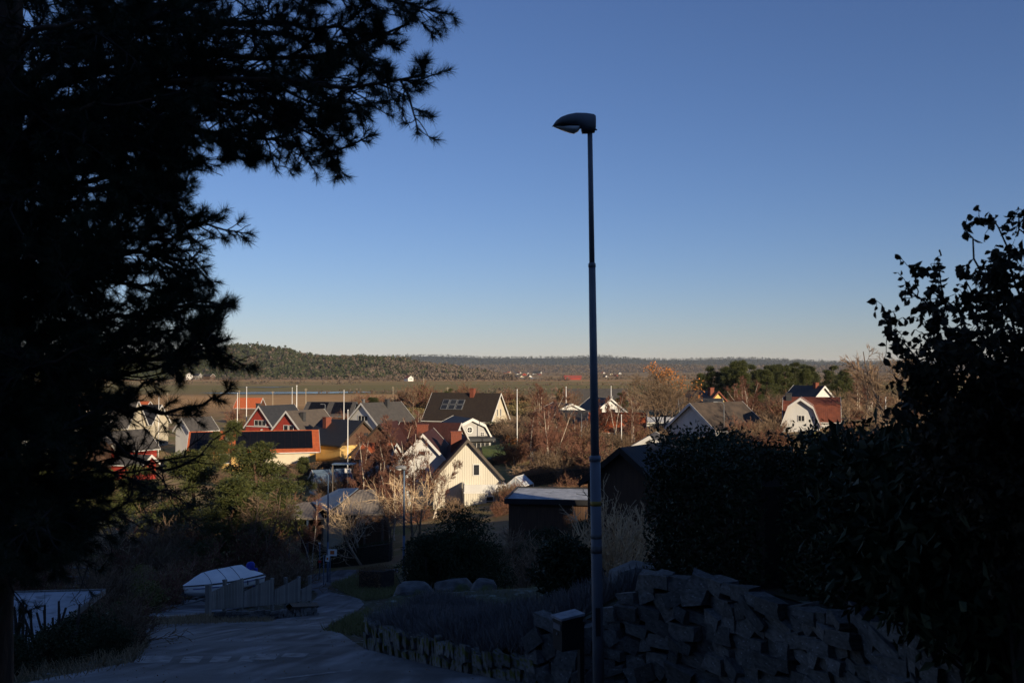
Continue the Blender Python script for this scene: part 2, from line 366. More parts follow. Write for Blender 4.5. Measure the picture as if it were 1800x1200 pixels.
def ground_material():
    m = bpy.data.materials.new('ground'); m.use_nodes = True; nt = m.node_tree; n = nt.nodes; l = nt.links; bs = n['Principled BSDF']
    bs.inputs['Roughness'].default_value = .95; bs.inputs['Specular IOR Level'].default_value = .1
    g = n.new('ShaderNodeNewGeometry'); sep = n.new('ShaderNodeSeparateXYZ'); l.new(g.outputs['Position'], sep.inputs[0])
    def nz(scale, st=(1, 1, 1), lo=.4, hi=.6):
        mp = n.new('ShaderNodeMapping'); mp.inputs['Scale'].default_value = st; l.new(g.outputs['Position'], mp.inputs[0])
        t = n.new('ShaderNodeTexNoise'); t.inputs['Scale'].default_value = scale; t.inputs['Detail'].default_value = 7; l.new(mp.outputs[0], t.inputs[0])
        r = n.new('ShaderNodeMapRange'); r.inputs[1].default_value = lo; r.inputs[2].default_value = hi; l.new(t.outputs[0], r.inputs[0]); return r.outputs[0]
    def mix(f, a, b):
        x = n.new('ShaderNodeMix'); x.data_type = 'RGBA'; l.new(f, x.inputs[0])
        for i, v in ((6, a), (7, b)):
            if isinstance(v, tuple): x.inputs[i].default_value = (*v, 1)
            else: l.new(v, x.inputs[i])
        return x.outputs[2]
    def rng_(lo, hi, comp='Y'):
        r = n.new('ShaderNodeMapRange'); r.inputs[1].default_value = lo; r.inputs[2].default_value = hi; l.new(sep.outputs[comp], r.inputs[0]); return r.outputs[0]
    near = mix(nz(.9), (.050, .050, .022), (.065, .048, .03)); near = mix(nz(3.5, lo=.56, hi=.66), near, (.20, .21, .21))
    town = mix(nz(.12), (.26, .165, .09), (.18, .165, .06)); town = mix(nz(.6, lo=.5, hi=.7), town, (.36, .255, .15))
    ad = n.new('ShaderNodeMath'); ad.operation = 'MULTIPLY_ADD'; l.new(nz(.012, (.35, 1.2, 1), .25, .75), ad.inputs[0]); ad.inputs[1].default_value = 170; l.new(sep.outputs['Y'], ad.inputs[2])
    mr = n.new('ShaderNodeMapRange'); mr.inputs[1].default_value = 400; mr.inputs[2].default_value = 2000; l.new(ad.outputs[0], mr.inputs[0])
    cr = n.new('ShaderNodeValToRGB'); l.new(mr.outputs[0], cr.inputs[0]); el = cr.color_ramp.elements
    stops = [(0., (0.336, 0.202, 0.090)), (.09, (0.616, 0.358, 0.146)), (.15, (0.560, 0.325, 0.134)), (.19, (0.224, 0.157, 0.067)), (.24, (0.190, 0.174, 0.056)), (.40, (0.202, 0.179, 0.056)), (.44, (0.381, 0.246, 0.112)), (.48, (0.202, 0.179, 0.056)), (.58, (0.493, 0.291, 0.134)), (.68, (0.403, 0.246, 0.123)), (.74, (0.190, 0.168, 0.056)), (.85, (0.470, 0.280, 0.134)), (1., (0.269, 0.190, 0.101))]
    while len(el) < len(stops): el.new(.5)
    for e_, (p_, c_) in zip(el, stops): e_.position = p_; e_.color = (*c_, 1)
    f1 = mix(nz(.35, (.3, 1, 1), .3, .85), cr.outputs[0], (.20, .13, .06))
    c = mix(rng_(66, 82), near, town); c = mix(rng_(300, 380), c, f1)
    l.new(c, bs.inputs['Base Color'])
    t = n.new('ShaderNodeTexNoise'); t.inputs['Scale'].default_value = 6; t.inputs['Detail'].default_value = 8; l.new(g.outputs['Position'], t.inputs[0])
    b = n.new('ShaderNodeBump'); b.inputs['Strength'].default_value = .6; b.inputs['Distance'].default_value = .08; l.new(t.outputs[0], b.inputs['Height']); l.new(b.outputs[0], bs.inputs['Normal'])
    return m
struct('ground', mesh('ground', [(np.stack([GX.ravel(), GY.ravel(), gzv], 1), GF, 0)], ground_material(), True))
def sheet(name, poly, m, step=.6, dz=.03, z=None, parent=None, kind='structure', smooth=True):
    """a sheet laid on the terrain inside an outline of (x,y) points"""
    pts = [Vector(p[:2]) for p in poly]
    # resample the edges
    E = []
    for a, b in zip(pts, pts[1:] + pts[:1]):
        k = max(1, int((b - a).length / step)); E += [a.lerp(b, i / k) for i in range(k)]
    xs = [p.x for p in E]; ys = [p.y for p in E]
    inner = [Vector((x, y)) for x in np.arange(min(xs), max(xs), step) for y in np.arange(min(ys), max(ys), step)]
    n0 = len(E); edges = [(i, (i + 1) % n0) for i in range(n0)]
    v, e, f, *_ = geometry.delaunay_2d_cdt(E + inner, edges, [], 1, 1e-4)
    V = np.array([(p.x, p.y) for p in v]); zz = (hgt(V[:, 0], V[:, 1]) + dz) if z is None else np.array([z(p.x, p.y) for p in v])
    me = mesh(name, [(np.column_stack([V, zz]), np.array([list(q) for q in f if len(q) == 3]), 0)], m, smooth)
    bmz = me.polygons[0].normal.z
    if bmz < 0: me.flip_normals()
    return struct(name, me, kind, parent)
def frosted_road():
    m = bpy.data.materials.new('asphalt_frosted'); m.use_nodes = True; nt = m.node_tree; n = nt.nodes; l = nt.links; bs = n['Principled BSDF']
    bs.inputs['Roughness'].default_value = .85; bs.inputs['Specular IOR Level'].default_value = .15
    tc = n.new('ShaderNodeTexCoord')
    def nz(sc, st, rot, lo, hi, dist=0.):
        mp = n.new('ShaderNodeMapping'); mp.inputs['Scale'].default_value = st; mp.inputs['Rotation'].default_value = (0, 0, rot); l.new(tc.outputs['Object'], mp.inputs[0])
        t = n.new('ShaderNodeTexNoise'); t.inputs['Scale'].default_value = sc; t.inputs['Detail'].default_value = 8; t.inputs['Distortion'].default_value = dist; l.new(mp.outputs[0], t.inputs[0])
        r = n.new('ShaderNodeMapRange'); r.inputs[1].default_value = lo; r.inputs[2].default_value = hi; l.new(t.outputs[0], r.inputs[0]); return r.outputs[0]
    def mul(a, b): x = n.new('ShaderNodeMath'); x.operation = 'MULTIPLY'; l.new(a, x.inputs[0]); l.new(b, x.inputs[1]); return x.outputs[0]
    f = mul(nz(.35, (1, 1, 1), 0, .30, .55, .6), nz(.9, (1.9, .12, 1), R(28), .38, .66, .25))      # frost worn off along the tyre tracks
    f2 = mul(nz(.5, (.7, 1.0, 1), R(-12), .42, .72, .3), nz(90, (1, 1, 1), 0, .2, .7))
    mx = n.new('ShaderNodeMath'); mx.operation = 'MAXIMUM'; l.new(f, mx.inputs[0]); l.new(f2, mx.inputs[1])
    c = n.new('ShaderNodeMix'); c.data_type = 'RGBA'; c.inputs[6].default_value = (.065, .065, .068, 1); c.inputs[7].default_value = (.24, .244, .252, 1); l.new(mx.outputs[0], c.inputs[0]); l.new(c.outputs[2], bs.inputs['Base Color'])
    t = n.new('ShaderNodeTexNoise'); t.inputs['Scale'].default_value = 55; t.inputs['Detail'].default_value = 4; l.new(tc.outputs['Object'], t.inputs[0])
    b = n.new('ShaderNodeBump'); b.inputs['Strength'].default_value = .35; b.inputs['Distance'].default_value = .02; l.new(t.outputs[0], b.inputs['Height']); l.new(b.outputs[0], bs.inputs['Normal'])
    return m
def frost_asphalt(name, base, frost, lo, hi, st=(1, 1, 1)):
    m = mat(name, base, tuple(v * .75 for v in base), 30, .8, .25, 60, third=(frost, .55, lo, hi), stretch=st)
    return m
asphalt = frosted_road()
gravel = frost_asphalt('gravel_frosted', (.10, .10, .105), (.27, .275, .285), .42, .62)
def gp(px, py): v = gpix(px, py); return (v.x, v.y)
road_poly = [(1.2, 11.5), (.2, 15.0), gp(800, 1182), gp(640, 1142), gp(596, 1112), gp(566, 1108), gp(612, 1084), gp(640, 1062), gp(632, 1052), gp(560, 1046), gp(548, 1058),
             gp(556, 1076), gp(470, 1092), gp(250, 1100), (-19, 34), (-19.5, 31), gp(268, 1125), gp(235, 1165), (-7.6, 15.5), (-6.4, 9), (-4.5, 2), (-3, -6), (3, -6), (2.4, 4)]
road = sheet('road', road_poly, asphalt, .5, .035)
road2_poly = [gp(632, 1052), gp(560, 1046), gp(552, 1038), gp(500, 1030), gp(440, 1022), gp(440, 1010), gp(530, 1012), gp(600, 1002), gp(700, 1000), gp(700, 1007), gp(612, 1018), gp(578, 1030), gp(575, 1040)]
sheet('lower_road', road2_poly, asphalt, .8, .03)
sheet('boat_yard', [gp(262, 1092), gp(258, 1062), gp(330, 1056), gp(480, 1044), gp(535, 1052), gp(470, 1062), gp(365, 1078), gp(300, 1088)], gravel, .6, .06)
# painted squares of the road hump and a pale seam line
paint = mat('road_paint', (.24, .243, .25), (.12, .122, .126), 5, .85, sharp=(.4, .6))
for k, (a, b, c0, c1) in enumerate([(238, 300, 1155, 1168), (318, 352, 1156, 1168), (370, 402, 1156, 1167), (420, 446, 1155, 1166), (446, 486, 1151, 1162), (496, 538, 1150, 1158)]):
    sheet('road_marking', [gp(a + 6, c0), gp(b + 6, c0), gp(b - 3, c1), gp(a - 3, c1)], paint, .3, .042, parent=road)
sheet('road_marking', [gp(478, 1197), gp(618, 1180), gp(618, 1182), gp(486, 1199)], paint, .3, .042, parent=road)
# ---------------------------------------------------------------- valley water, hills and far ridges
water = mat('water', (.012, .02, .04), (.014, .024, .045), 2, .12, .15, 3)
def strip(name, pts, m, dz): return sheet(name, pts, m, 14, dz)
for pts in ([(350,691),(450,689),(640,688.5),(655,690),(560,692),(440,693)], [(400,681),(520,679.5),(480,681.5)], [(900,664.5),(955,664),(940,665.3)]):
    strip('water', [tuple((lambda v: (v.x * VALLEY / v.z, v.y * VALLEY / v.z))(P(a, b, 1.))) for a, b in pts], water, .25)
hill_soil = mat('hill_soil', (.10, .075, .045), (.06, .055, .028), .02, .95, third=((.26, .21, .16), .012, .6, .66))
def interp(pts, x): a = np.array(pts, float); return np.interp(x, a[:, 0], a[:, 1])
HILL = [(-500,632),(0,630),(180,632),(300,628),(380,618),(420,613),(450,611),(500,617),(530,626),(600,631),(680,634),(740,641),(800,647),(850,656),(885,664),(930,668)]
rng = np.random.default_rng(5)
def hill_z(px, d):
    """height of the wooded hill at column px and depth d (front foot at 1350 m, crest at 1700 m)"""
    top = -(interp(HILL, px) + 1.5 - HOR) / F * 1700
    t = sstep(1350, 1700, d) * (1 - .6 * sstep(1700, 2100, d))
    w = 3.5 * np.sin(px * .045 + d * .01) * np.sin(d * .02 + px * .02)
    return VALLEY - 1 + (top - VALLEY + 1) * t + w * t * sstep(930, 860, px)
hp = np.linspace(-500, 930, 200); hd = np.linspace(1345, 2100, 40); HP, HD = np.meshgrid(hp, hd)
hv = np.stack([X(HP, HD), HD, hill_z(HP, HD)], -1).reshape(-1, 3)
def gridf(a, b): i = (np.arange(a - 1)[:, None] * b + np.arange(b - 1)[None]).ravel(); return np.stack([i, i + 1, i + 1 + b, i + b], 1)
struct('wooded_hill', mesh('wooded_hill', [(hv, gridf(40, 200), 0)], hill_soil, True))
def forest(name, pts, hs, m, n=16, wid=.42, seed=1, tall=.0):
    """many small far trees, each a tuft of n leaf clumps"""
    r = np.random.default_rng(seed); N = len(pts)
    b = ball(r, N * n, .3); hs_ = np.repeat(hs, n)
    b[:, 2] = b[:, 2] * .5 + .5
    taper = 1 - tall * b[:, 2]
    C = np.repeat(pts, n, 0) + b * np.stack([hs_ * wid * taper, hs_ * wid * taper, hs_], 1)
    V, Fq, _ = leaves(r, C, hs_ * .42, .8, None, .3)
    return struct(name, mesh(name, [(V, Fq, 0)], m), 'stuff')
def hillpts(n, lo, hi, dlo, dhi, seed):
    r = np.random.default_rng(seed); p = r.uniform(lo, hi, n); d = r.uniform(dlo, dhi, n)
    return np.stack([X(p, d), d, hill_z(p, d)], 1), p
pts, p = hillpts(6000, -400, 860, 1365, 1780, 3)
keep = (np.sin(p * .06) * np.sin(pts[:, 1] * .03) < .78) & (rng.uniform(size=len(p)) > sstep(640, 800, p) * .85)
pts = pts[keep]; forest('pine_forest', pts, rng.uniform(5, 9.5, len(pts)), lf_forest, 18, .34, 4, .5)
pts, p = hillpts(2600, 300, 905, 1360, 1780, 7)
keep = rng.uniform(size=len(p)) < .25 + .75 * sstep(600, 720, p)
pts = pts[keep]; forest('birch_forest', pts, rng.uniform(5, 9, len(pts)), lf_forest_brown, 20, .30, 8, .2)
def ridge(name, prof, d, depth, m, amp, seed, fm, n=4000, th=(7, 12)):
    r = np.random.default_rng(seed)
    def zf(px, dd):
        top = -(interp(prof, px) + (1.2 if d > 3000 else 2.5) - HOR) / F * (d + depth)
        return VALLEY - 2 + (top - VALLEY + 2) * sstep(0, 1, (dd - d) / depth) ** .8
    pp = np.linspace(-900, 2700, 420); dd = np.linspace(d, d + depth, 14); A, B = np.meshgrid(pp, dd)
    V = np.stack([X(A, B), B, zf(A, B)], -1).reshape(-1, 3)
    back = V.reshape(14, 420, 3)[-1].copy(); back[:, 1] += depth; back[:, 2] = VALLEY - 2
    V = np.concatenate([V, back]); struct(name, mesh(name, [(V, gridf(15, 420), 0)], m, True))
    p = r.uniform(-100, 1900, n); q = d + depth * r.uniform(.02, 1.02, n)
    forest(name.replace('ridge', 'forest'), np.stack([X(p, q), q, zf(p, q)], 1), r.uniform(*th, n), fm, 7, .75, seed, .3)
FAR = [(-900,630),(200,628),(300,628),(520,625),(650,626.5),(760,624.5),(850,628),(900,628.5),(1000,628),(1050,625.5),(1130,631),(1200,632),(1300,629),(1350,630.5),(1400,633),(1480,636),(1600,634),(1800,632),(2700,634)]
NEAR = [(-900,650),(500,648),(700,645),(800,642),(900,641),(1000,643),(1100,640),(1200,641),(1300,643),(1500,642),(1700,640),(2700,644)]
ridge('far_ridge', FAR, 5200, 1500, lf_far, 5, 21, lf_far, 9000, (9, 17))
ridge('middle_ridge', NEAR, 3000, 900, lf_forest_brown, 4, 22, lf_forest_brown, 7000, (7, 12))
# scrub lines and hedgerows on the valley meadow
r_ = np.random.default_rng(41); L_ = []
for a_, b_, d0_, d1_, n_ in [(640, 1150, 430, 520, 260), (560, 900, 640, 660, 60), (860, 1500, 640, 760, 220), (650, 1000, 1180, 1260, 120), (850, 1600, 900, 960, 160), (900, 1700, 1300, 1420, 260), (200, 640, 1000, 1010, 50), (300, 700, 1290, 1345, 160), (1000, 1800, 1700, 1900, 260), (830, 1100, 1900, 2500, 240)]:
    p_ = r_.uniform(a_, b_, n_); d_ = r_.uniform(d0_, d1_, n_); L_.append(np.stack([X(p_, d_), d_, np.full(n_, VALLEY - .2)], 1))
L_ = np.concatenate(L_); forest('meadow_scrub', L_, r_.uniform(1.4, 3.2, len(L_)) * (1 + (L_[:, 1] > 1000) * .8), lf_forest_brown, 14, .8, 42, .2)
# ---------------------------------------------------------------- houses
FOOT = []                                    # (x, y, radius) kept free of shrubs
def window(par, org, ux, nv, w, h, nx=1, ny=1, fr=white_paint, pane=glass, t=.07, name='window'):
    """frame (mesh) with a pane child; org = centre, ux = horizontal unit vector, nv = outward normal"""
    ux = np.array(ux, float); nv = np.array(nv, float); uz = np.array([0, 0, 1.]) if abs(nv[2]) < .3 else np.cross(nv, ux)
    O = np.array(org, float)
    def bar(a0, a1, b0, b1, d0, d1):
        V, Fq, _ = box(a0, a1, d0, d1, b0, b1)
        return (O + V[:, :1] * ux + V[:, 1:2] * nv + V[:, 2:] * uz, Fq, 0)
    e = t * 1.3; W, H = w / 2, h / 2
    L = [bar(-W - e, -W, -H - e, H + e, 0, .07), bar(W, W + e, -H - e, H + e, 0, .07), bar(-W, W, H, H + e, 0, .067), bar(-W, W, -H - e, -H, 0, .073)]
    for i in range(1, nx): c = -W + w * i / nx; L.append(bar(c - t / 2, c + t / 2, -H, H, 0, .06))
    for i in range(1, ny): c = -H + h * i / ny; L.append(bar(-W, W, c - t / 3, c + t / 3, 0, .055))
    f = ob(name, mesh(name, L, fr), par)
    V = np.array([O - ux * W - uz * H, O + ux * W - uz * H, O + ux * W + uz * H, O - ux * W + uz * H]) + nv * .03
    ob('pane', mesh('pane', [(V, [[0, 1, 2, 3]], 0)], pane), f)
    return f
def house(name, label, px, py, d, yaw, w, L, rise, wall, roof, trim=white_paint, wins=(), chim=(), over=.45, gam=False, th=.22,
          cat='house', group=None, base=None, wall2=None, door=None, barge=True, split=None, gutter=True, free=1.):
    """gabled house: front gable peak at photo pixel (px,py) and depth d; local x across the gable, y along the ridge"""
    pk = P(px, py, d); g = gz(pk.x, pk.y) if base is None else base
    root = thing(name, label, cat, (pk.x, pk.y, g), R(yaw), group)
    top = pk.z - g - th; H = top - rise
    hw = w / 2
    prof = [(-hw, H), (0, top), (hw, H)] if not gam else [(-hw, H), (-hw * .66, H + rise * .66), (0, top), (hw * .66, H + rise * .66), (hw, H)]
    body = [(-hw, -1.2)] + prof + [(hw, -1.2)]
    if split is None: ob('wall', mesh('wall', [extr(body, 0, L)], wall), root)
    else:                                    # lower storey of another material, slightly proud
        ob('wall', mesh('wall', [extr(body, 0, L)], wall), root)
        ob('lower_wall', mesh('lower_wall', [extr([(-hw - .04, -1.2), (-hw - .04, split[0]), (hw + .04, split[0]), (hw + .04, -1.2)], -.04, L + .04)], split[1]), root)
    def edge(o):                             # eaves prolonged by o along the slope
        q = [list(p) for p in prof]
        for i, j in ((0, 1), (-1, -2)):
            v = np.array(q[i]) - np.array(q[j]); v = v / np.linalg.norm(v); q[i] = list(np.array(q[i]) + v * o)
        return q
    inn = [(a, b + .02) for a, b in edge(over)]; sec = inn + [(a, b + th) for a, b in inn[::-1]]
    k = len(inn); A = np.array([(a, y, b) for y in (-over, L + over) for a, b in sec], float); n = 2 * k
    q = [(i, (i + 1) % n, n + (i + 1) % n, n + i) for i in range(n)]
    caps = [(i + 1, i, n - 1 - i, n - 2 - i) for i in range(k - 1)]; caps += [tuple(n + c for c in cc[::-1]) for cc in caps]
    rf = ob('roof', mesh('roof', [(A, [np.array(q), np.array(caps)], 0)], roof), root)
    if barge:
        for y0, y1 in ((-over - .05, -over - .003), (L + over + .003, L + over + .05)):
            o2 = [(a, b - .16) for a, b in inn]; s2 = o2 + [(a, b + th + .20) for a, b in o2[::-1]]
            A2 = np.array([(a, y, b) for y in (y0, y1) for a, b in s2], float)
            ob('bargeboard', mesh('bargeboard', [(A2, [np.array(q), np.array(caps)], 0)], trim), root)
    if gutter:
        for sx in (0, -1):
            a, b = inn[sx]; s_ = -1 if sx == 0 else 1
            ob('gutter', mesh('gutter', [box(min(a, a + s_ * .12), max(a, a + s_ * .12), -over, L + over, b - .03, b + .1)], trim), root)
    faces = {'F': (np.array([0, 0, 0.]), (1, 0, 0), (0, -1, 0)), 'B': (np.array([0, L, 0.]), (-1, 0, 0), (0, 1, 0)),
             'R': (np.array([hw, L / 2, 0.]), (0, 1, 0), (1, 0, 0)), 'L': (np.array([-hw, L / 2, 0.]), (0, -1, 0), (-1, 0, 0))}
    for f, u, z, ww, hh, *r in wins:         # z counted from the eaves
        o, ux, nv = faces[f]; nxy = r[0] if r else (1, 1); fm = r[1] if len(r) > 1 else trim
        off = .05 if (split and z + H < split[0]) else .003
        window(root, o + np.array(ux) * u + np.array(nv) * off + np.array([0, 0, H + z]), ux, nv, ww, hh, nxy[0], nxy[1], fm)
    for x, y, sx, sy, hz, m in chim:
        zr = float(np.interp(x, [p_[0] for p_ in prof], [p_[1] for p_ in prof]))
        c = ob('chimney', mesh('chimney', boxes([(x - sx/2, x + sx/2, y - sy/2, y + sy/2, zr - .3, top + th + hz), (x - sx/2 - .07, x + sx/2 + .07, y - sy/2 - .07, y + sy/2 + .07, top + th + hz + .002, top + th + hz + .12)]), m), rf)
    ca, sa = math.cos(R(yaw)), math.sin(R(yaw))
    for t in np.arange(0, L + .1, max(w, 3) * .5): FOOT.append((pk.x - sa * t, pk.y + ca * t, w * .62 * free))
    root['H'] = H; root['top'] = top
    return root, rf
def slope_frame(w, H, top, side):
    """point on the roof: side -1/1, s = 0 eave .. 1 ridge"""
    hw = w / 2
    def f(s, y, up=0.):
        a = hw * (1 - s) * side; b = H + (top - H) * s
        nx_, nz_ = (top - H) * side, hw; k = math.hypot(nx_, nz_); return np.array([a + nx_ / k * up, y, b + nz_ / k * up])
    return f
def roof_panel(par, f, s0, s1, y0, y1, up0, up1, m, name):
    V = np.array([f(s, y, u) for u in (up0, up1) for s, y in ((s0, y0), (s0, y1), (s1, y1), (s1, y0))])
    return ob(name, mesh(name, [(V, [(0, 3, 2, 1), (4, 5, 6, 7), (0, 1, 5, 4), (1, 2, 6, 5), (2, 3, 7, 6), (3, 0, 4, 7)], 0)], m), par)
def porch(par, x0, x1, y0, y1, z0, z1, m, roofm, over=.25, t=.18, name='annex'):
    a = ob(name, mesh(name, [box(x0, x1, y0, y1, z0, z1)], m), par)
    ob('flat_roof', mesh('flat_roof', [box(x0 - over, x1 + over, y0 - over, y1 + over, z1 + .003, z1 + t)], roofm), a)
    return a
# cream house in the middle
cr, crf = house('cream_house', 'cream plank house with steep gable and flat-roofed annex beside the bare birches', 822, 771, 110, 7, 7.7, 11, 4.25, cream_siding, dark_red_tile, taupe_tile,
    [('F', 1.0, .95, .62, 1.15, (1, 1), white_paint)], [(-1.1, 3.4, 1.25, 1.1, .55, brick_red)], over=.5)
H = cr['H']
ax = porch(cr, -.6, 4.05, -3.2, -.02, -1.2, 1.55, cream_siding, white_paint, .06, .2)
window(cr, (2.2, -3.203, .70), (1, 0, 0), (0, -1, 0), .75, .95, 1, 2)
ob('parapet', mesh('parapet', [box(-.6, 4.05, -3.2, -3.1, 1.76, 2.5), box(3.95, 4.05, -3.098, -.2, 1.76, 2.5), box(-.6, -.5, -3.098, -.2, 1.76, 2.5)], white_siding), cr)
# white gable beside it
wg, wgf = house('white_gable_house', 'white gabled house with dark red roof and red chimney behind birch stems', 744, 762, 113, -2, 7.0, 10, 3.8, white_siding, dark_red_tile, white_paint,
    [('F', -.05, 1.75, .55, .5), ('F', -.05, -.5, .7, .8, (2, 1))], [(-.9, 6.5, 1.3, 1.0, .6, brick_red)])
# long dark red roof behind
house('dark_red_roof_house', 'long house under a dark red tiled roof behind the cream house', 806, 743, 146, 74, 8, 9, 3.0, white_siding, dark_red_tile, white_paint, [], [])
# gambrel gable with round window
gm, gmf = house('gambrel_house', 'grey house with white gambrel gable and round window', 829, 735, 160, 22, 6.8, 9, 3.1, grey_siding, slate_tile, white_paint, [('F', 1.85, .75, .55, .55, (2, 2))], gam=True, over=.5, th=.3)
H = gm['H']
a = np.arange(24) / 24 * 2 * math.pi
rg = np.concatenate([np.stack([.62 * np.cos(a), 0 * a - .09, .62 * np.sin(a)], 1), np.stack([.43 * np.cos(a), 0 * a - .09, .43 * np.sin(a)], 1)]) + [-.35, 0, H + 1.5]
rq = np.array([(i, (i + 1) % 24, 24 + (i + 1) % 24, 24 + i) for i in range(24)])
rw = ob('round_window', mesh('round_window', [(rg, rq, 0), *[(b[0] + [-.35, 0, H + 1.5], b[1], 0) for b in (box(-.03, .03, -.08, -.01, -.43, .43), box(-.43, .43, -.075, -.015, -.03, .03))]], white_paint), gm)
ob('pane', mesh('pane', [(rg[24:] + [0, .05, 0], [list(range(24))], 0)], glass), rw)
sk = ob('skirt_roof', mesh('skirt_roof', [extr([(-1.3, H - .35), (-1.3, H + .1), (-.05, H + .45), (-.05, H - .1)], -3.2, 3.75, 'x')], slate_tile), gm)
window(gm, (1.6, -.003, H - 1.25), (1, 0, 0), (0, -1, 0), 2.9, 1.1, 4, 1)
ob('railing', mesh('railing', boxes([(-1.2 + i * .22, -1.14 + i * .22, -1.26, -1.21, H - 3.3, H - 2.3) for i in range(22)] + [(-1.25, 3.6, -1.27, -1.2, H - 2.3, H - 2.22)]), white_paint), gm)
# white house with big brown roof
bw, bwf = house('brown_roof_house', 'white house with long dark brown roof, six roof windows and brick chimney', 877, 691, 198, 66, 8.6, 15, 5.2, pale_render, brown_tile, white_paint,
    [('F', -.9, 1.5, .45, 1.35), ('F', .75, 1.5, .45, 1.35), ('F', .75, -1.1, .6, 1.2)], [(-.35, 5.8, 1.0, .9, .85, brick_red)], over=.5)
f = slope_frame(8.6, bw['H'], bw['top'], -1)
for i in range(3):
    for j in range(2):
        p_ = roof_panel(bwf, f, .36 + j * .20, .54 + j * .20, 7.0 + i * 1.75, 8.55 + i * 1.75, .22, .36, steel, 'roof_window')
        roof_panel(p_, f, .375 + j * .20, .525 + j * .20, 7.15 + i * 1.75, 8.4 + i * 1.75, .362, .375, glass, 'pane')
# red gables on the left
house('red_gable_house', 'dark red plank house with slate grey roof, farther of two red gables', 457, 713, 205, -30, 8.2, 10, 4.4, red_siding, slate_tile, white_paint,
    [('F', .1, 1.0, 3.2, 1.0, (3, 1)), ('F', .3, -2.1, 3.6, 1.2, (4, 1))], [(-1.5, 1.0, .7, .7, .35, brick_dark)])
ch = house('red_gable_house', 'dark red plank house with brown roof and two square windows, nearer red gable', 505, 722, 182, -27, 9.2, 10.5, 4.8, red_siding, taupe_tile, white_paint,
    [('F', -.3, 1.7, .95, 1.15), ('F', 1.0, 1.7, .95, 1.15)], [(1.6, 2.6, .8, .7, -.4, brick_dark)])
dish = lathe([(.02, -.12), (.22, -.07), (.40, .03), (.42, .05), (.40, .05), (.2, -.03), (.02, -.08)], 14); dv = dish[0][:, [0, 2, 1]] * [1, -1, 1]
rg_ = [o for o in col.objects if o.get('label', '').endswith('farther of two red gables')][0]
ob('satellite_dish', mesh('satellite_dish', [(dv + [.9, -.3, rg_['H'] - .6], dish[1], 0)] + boxes([(.87, .93, -.25, 0, rg_['H'] - .63, rg_['H'] - .57)]), white_paint, True), rg_)
ob('balcony_board', mesh('balcony_board', [box(-3.9, 3.9, -.12, -.02, rg_['H'] + .15, rg_['H'] + .35)], white_paint), rg_)
# orange roof bungalow with solar panels
og, ogf = house('orange_roof_bungalow', 'low yellow bungalow with orange tiled roof carrying black solar panels', 553, 755, 168, 104, 10.2, 20, 2.9, yellow_render, orange_tile, white_paint,
    [('L', 1.2, -1.25, 3.4, 1.7, (1, 1)), ('L', 5.4, -1.25, 3.6, 1.8, (4, 1)), ('L', -4.5, -1.2, 1.2, 1.2)], [(-2.6, 14.4, .55, .55, -.75, steel)], over=.7)
f = slope_frame(10.2, og['H'], og['top'], -1)
for i in range(11):
    for j in range(3): roof_panel(ogf, f, .05 + j * .302, .347 + j * .302, .5 + i * 1.14, 1.62 + i * 1.14, .25, .30, solar, 'solar_panel')
for i in range(4):
    for j in range(3): roof_panel(ogf, f, .05 + j * .302, .347 + j * .302, 15.8 + i * 1.14, 16.92 + i * 1.14, .25, .30, solar, 'solar_panel')
ob('awning_wall', mesh('awning_wall', [box(-5.3, -5.13, 1.0, 8.2, -.8, og['H'] - .35)], pale_render), og)
# dark wooden house with yellow base, chimney with cap in front of it
dk, dkf = house('brown_wood_house', 'brown wooden house with black roof and yellow lower storey beside the tall flagpole', 636, 739, 172, 48, 9.6, 11, 3.9, brown_wood, black_roof, brown_tile,
    [('F', .9, 1.5, .9, .8, (2, 1), brown_wood), ('F', -1.6, -1.3, 1.2, 1.0, (2, 1), brown_wood)], [(-1.4, 8.2, 1.2, 1.0, .3, brick_red)], split=None)
ob('lower_wall', mesh('lower_wall', [box(-4.84, 4.84, -.04, 11.04, -1.2, dk['H'] - .1)], yellow_render), dk)
window(dk, (-.6, -.045, dk['H'] - 1.2), (1, 0, 0), (0, -1, 0), 1.3, 1.1, 2, 1, brown_wood)
# white gable, grey roof
house('white_gable_house', 'white gabled house with grey roof and row of three windows', 637, 708, 196, -36, 10.0, 11, 4.6, white_siding, grey_tile, white_paint,
    [('F', .2, 1.75, 2.6, .95, (3, 1)), ('F', 2.4, -1.5, 1.2, 1.1)], [(1.0, 6.2, .8, .7, .5, brick_dark), (-.9, 1.2, .4, .4, .6, steel)])
# solar roof far behind
sl, slf = house('black_solar_house', 'low house with dark roof of two solar fields below the meadow', 624, 706, 236, 84, 9, 11.5, 3.0, brown_wood, grey_tile, steel, [('L', 0, -1.2, 2, 1.2, (2, 1))], [])
f = slope_frame(9, sl['H'], sl['top'], -1)
for y0 in (.5, 6.4):
    for i in range(4):
        for j in range(3): roof_panel(slf, f, .1 + j * .29, .38 + j * .29, y0 + i * 1.1, y0 + 1.07 + i * 1.1, .25, .3, solar, 'solar_panel')
# brown house behind the birches, low red roof in front
house('birch_hidden_house', 'grey-brown gabled house half hidden behind the red-brown birch twigs', 668, 745, 140, -8, 8.6, 9, 4.2, brown_wood, dark_red_tile, brown_tile, [], [])
house('red_porch_roof', 'small white shed with orange tiled roof behind birch stems', 692, 779, 132, 70, 4, 4.2, 1.6, white_siding, orange_tile, white_paint, [], [], cat='shed', gutter=False)
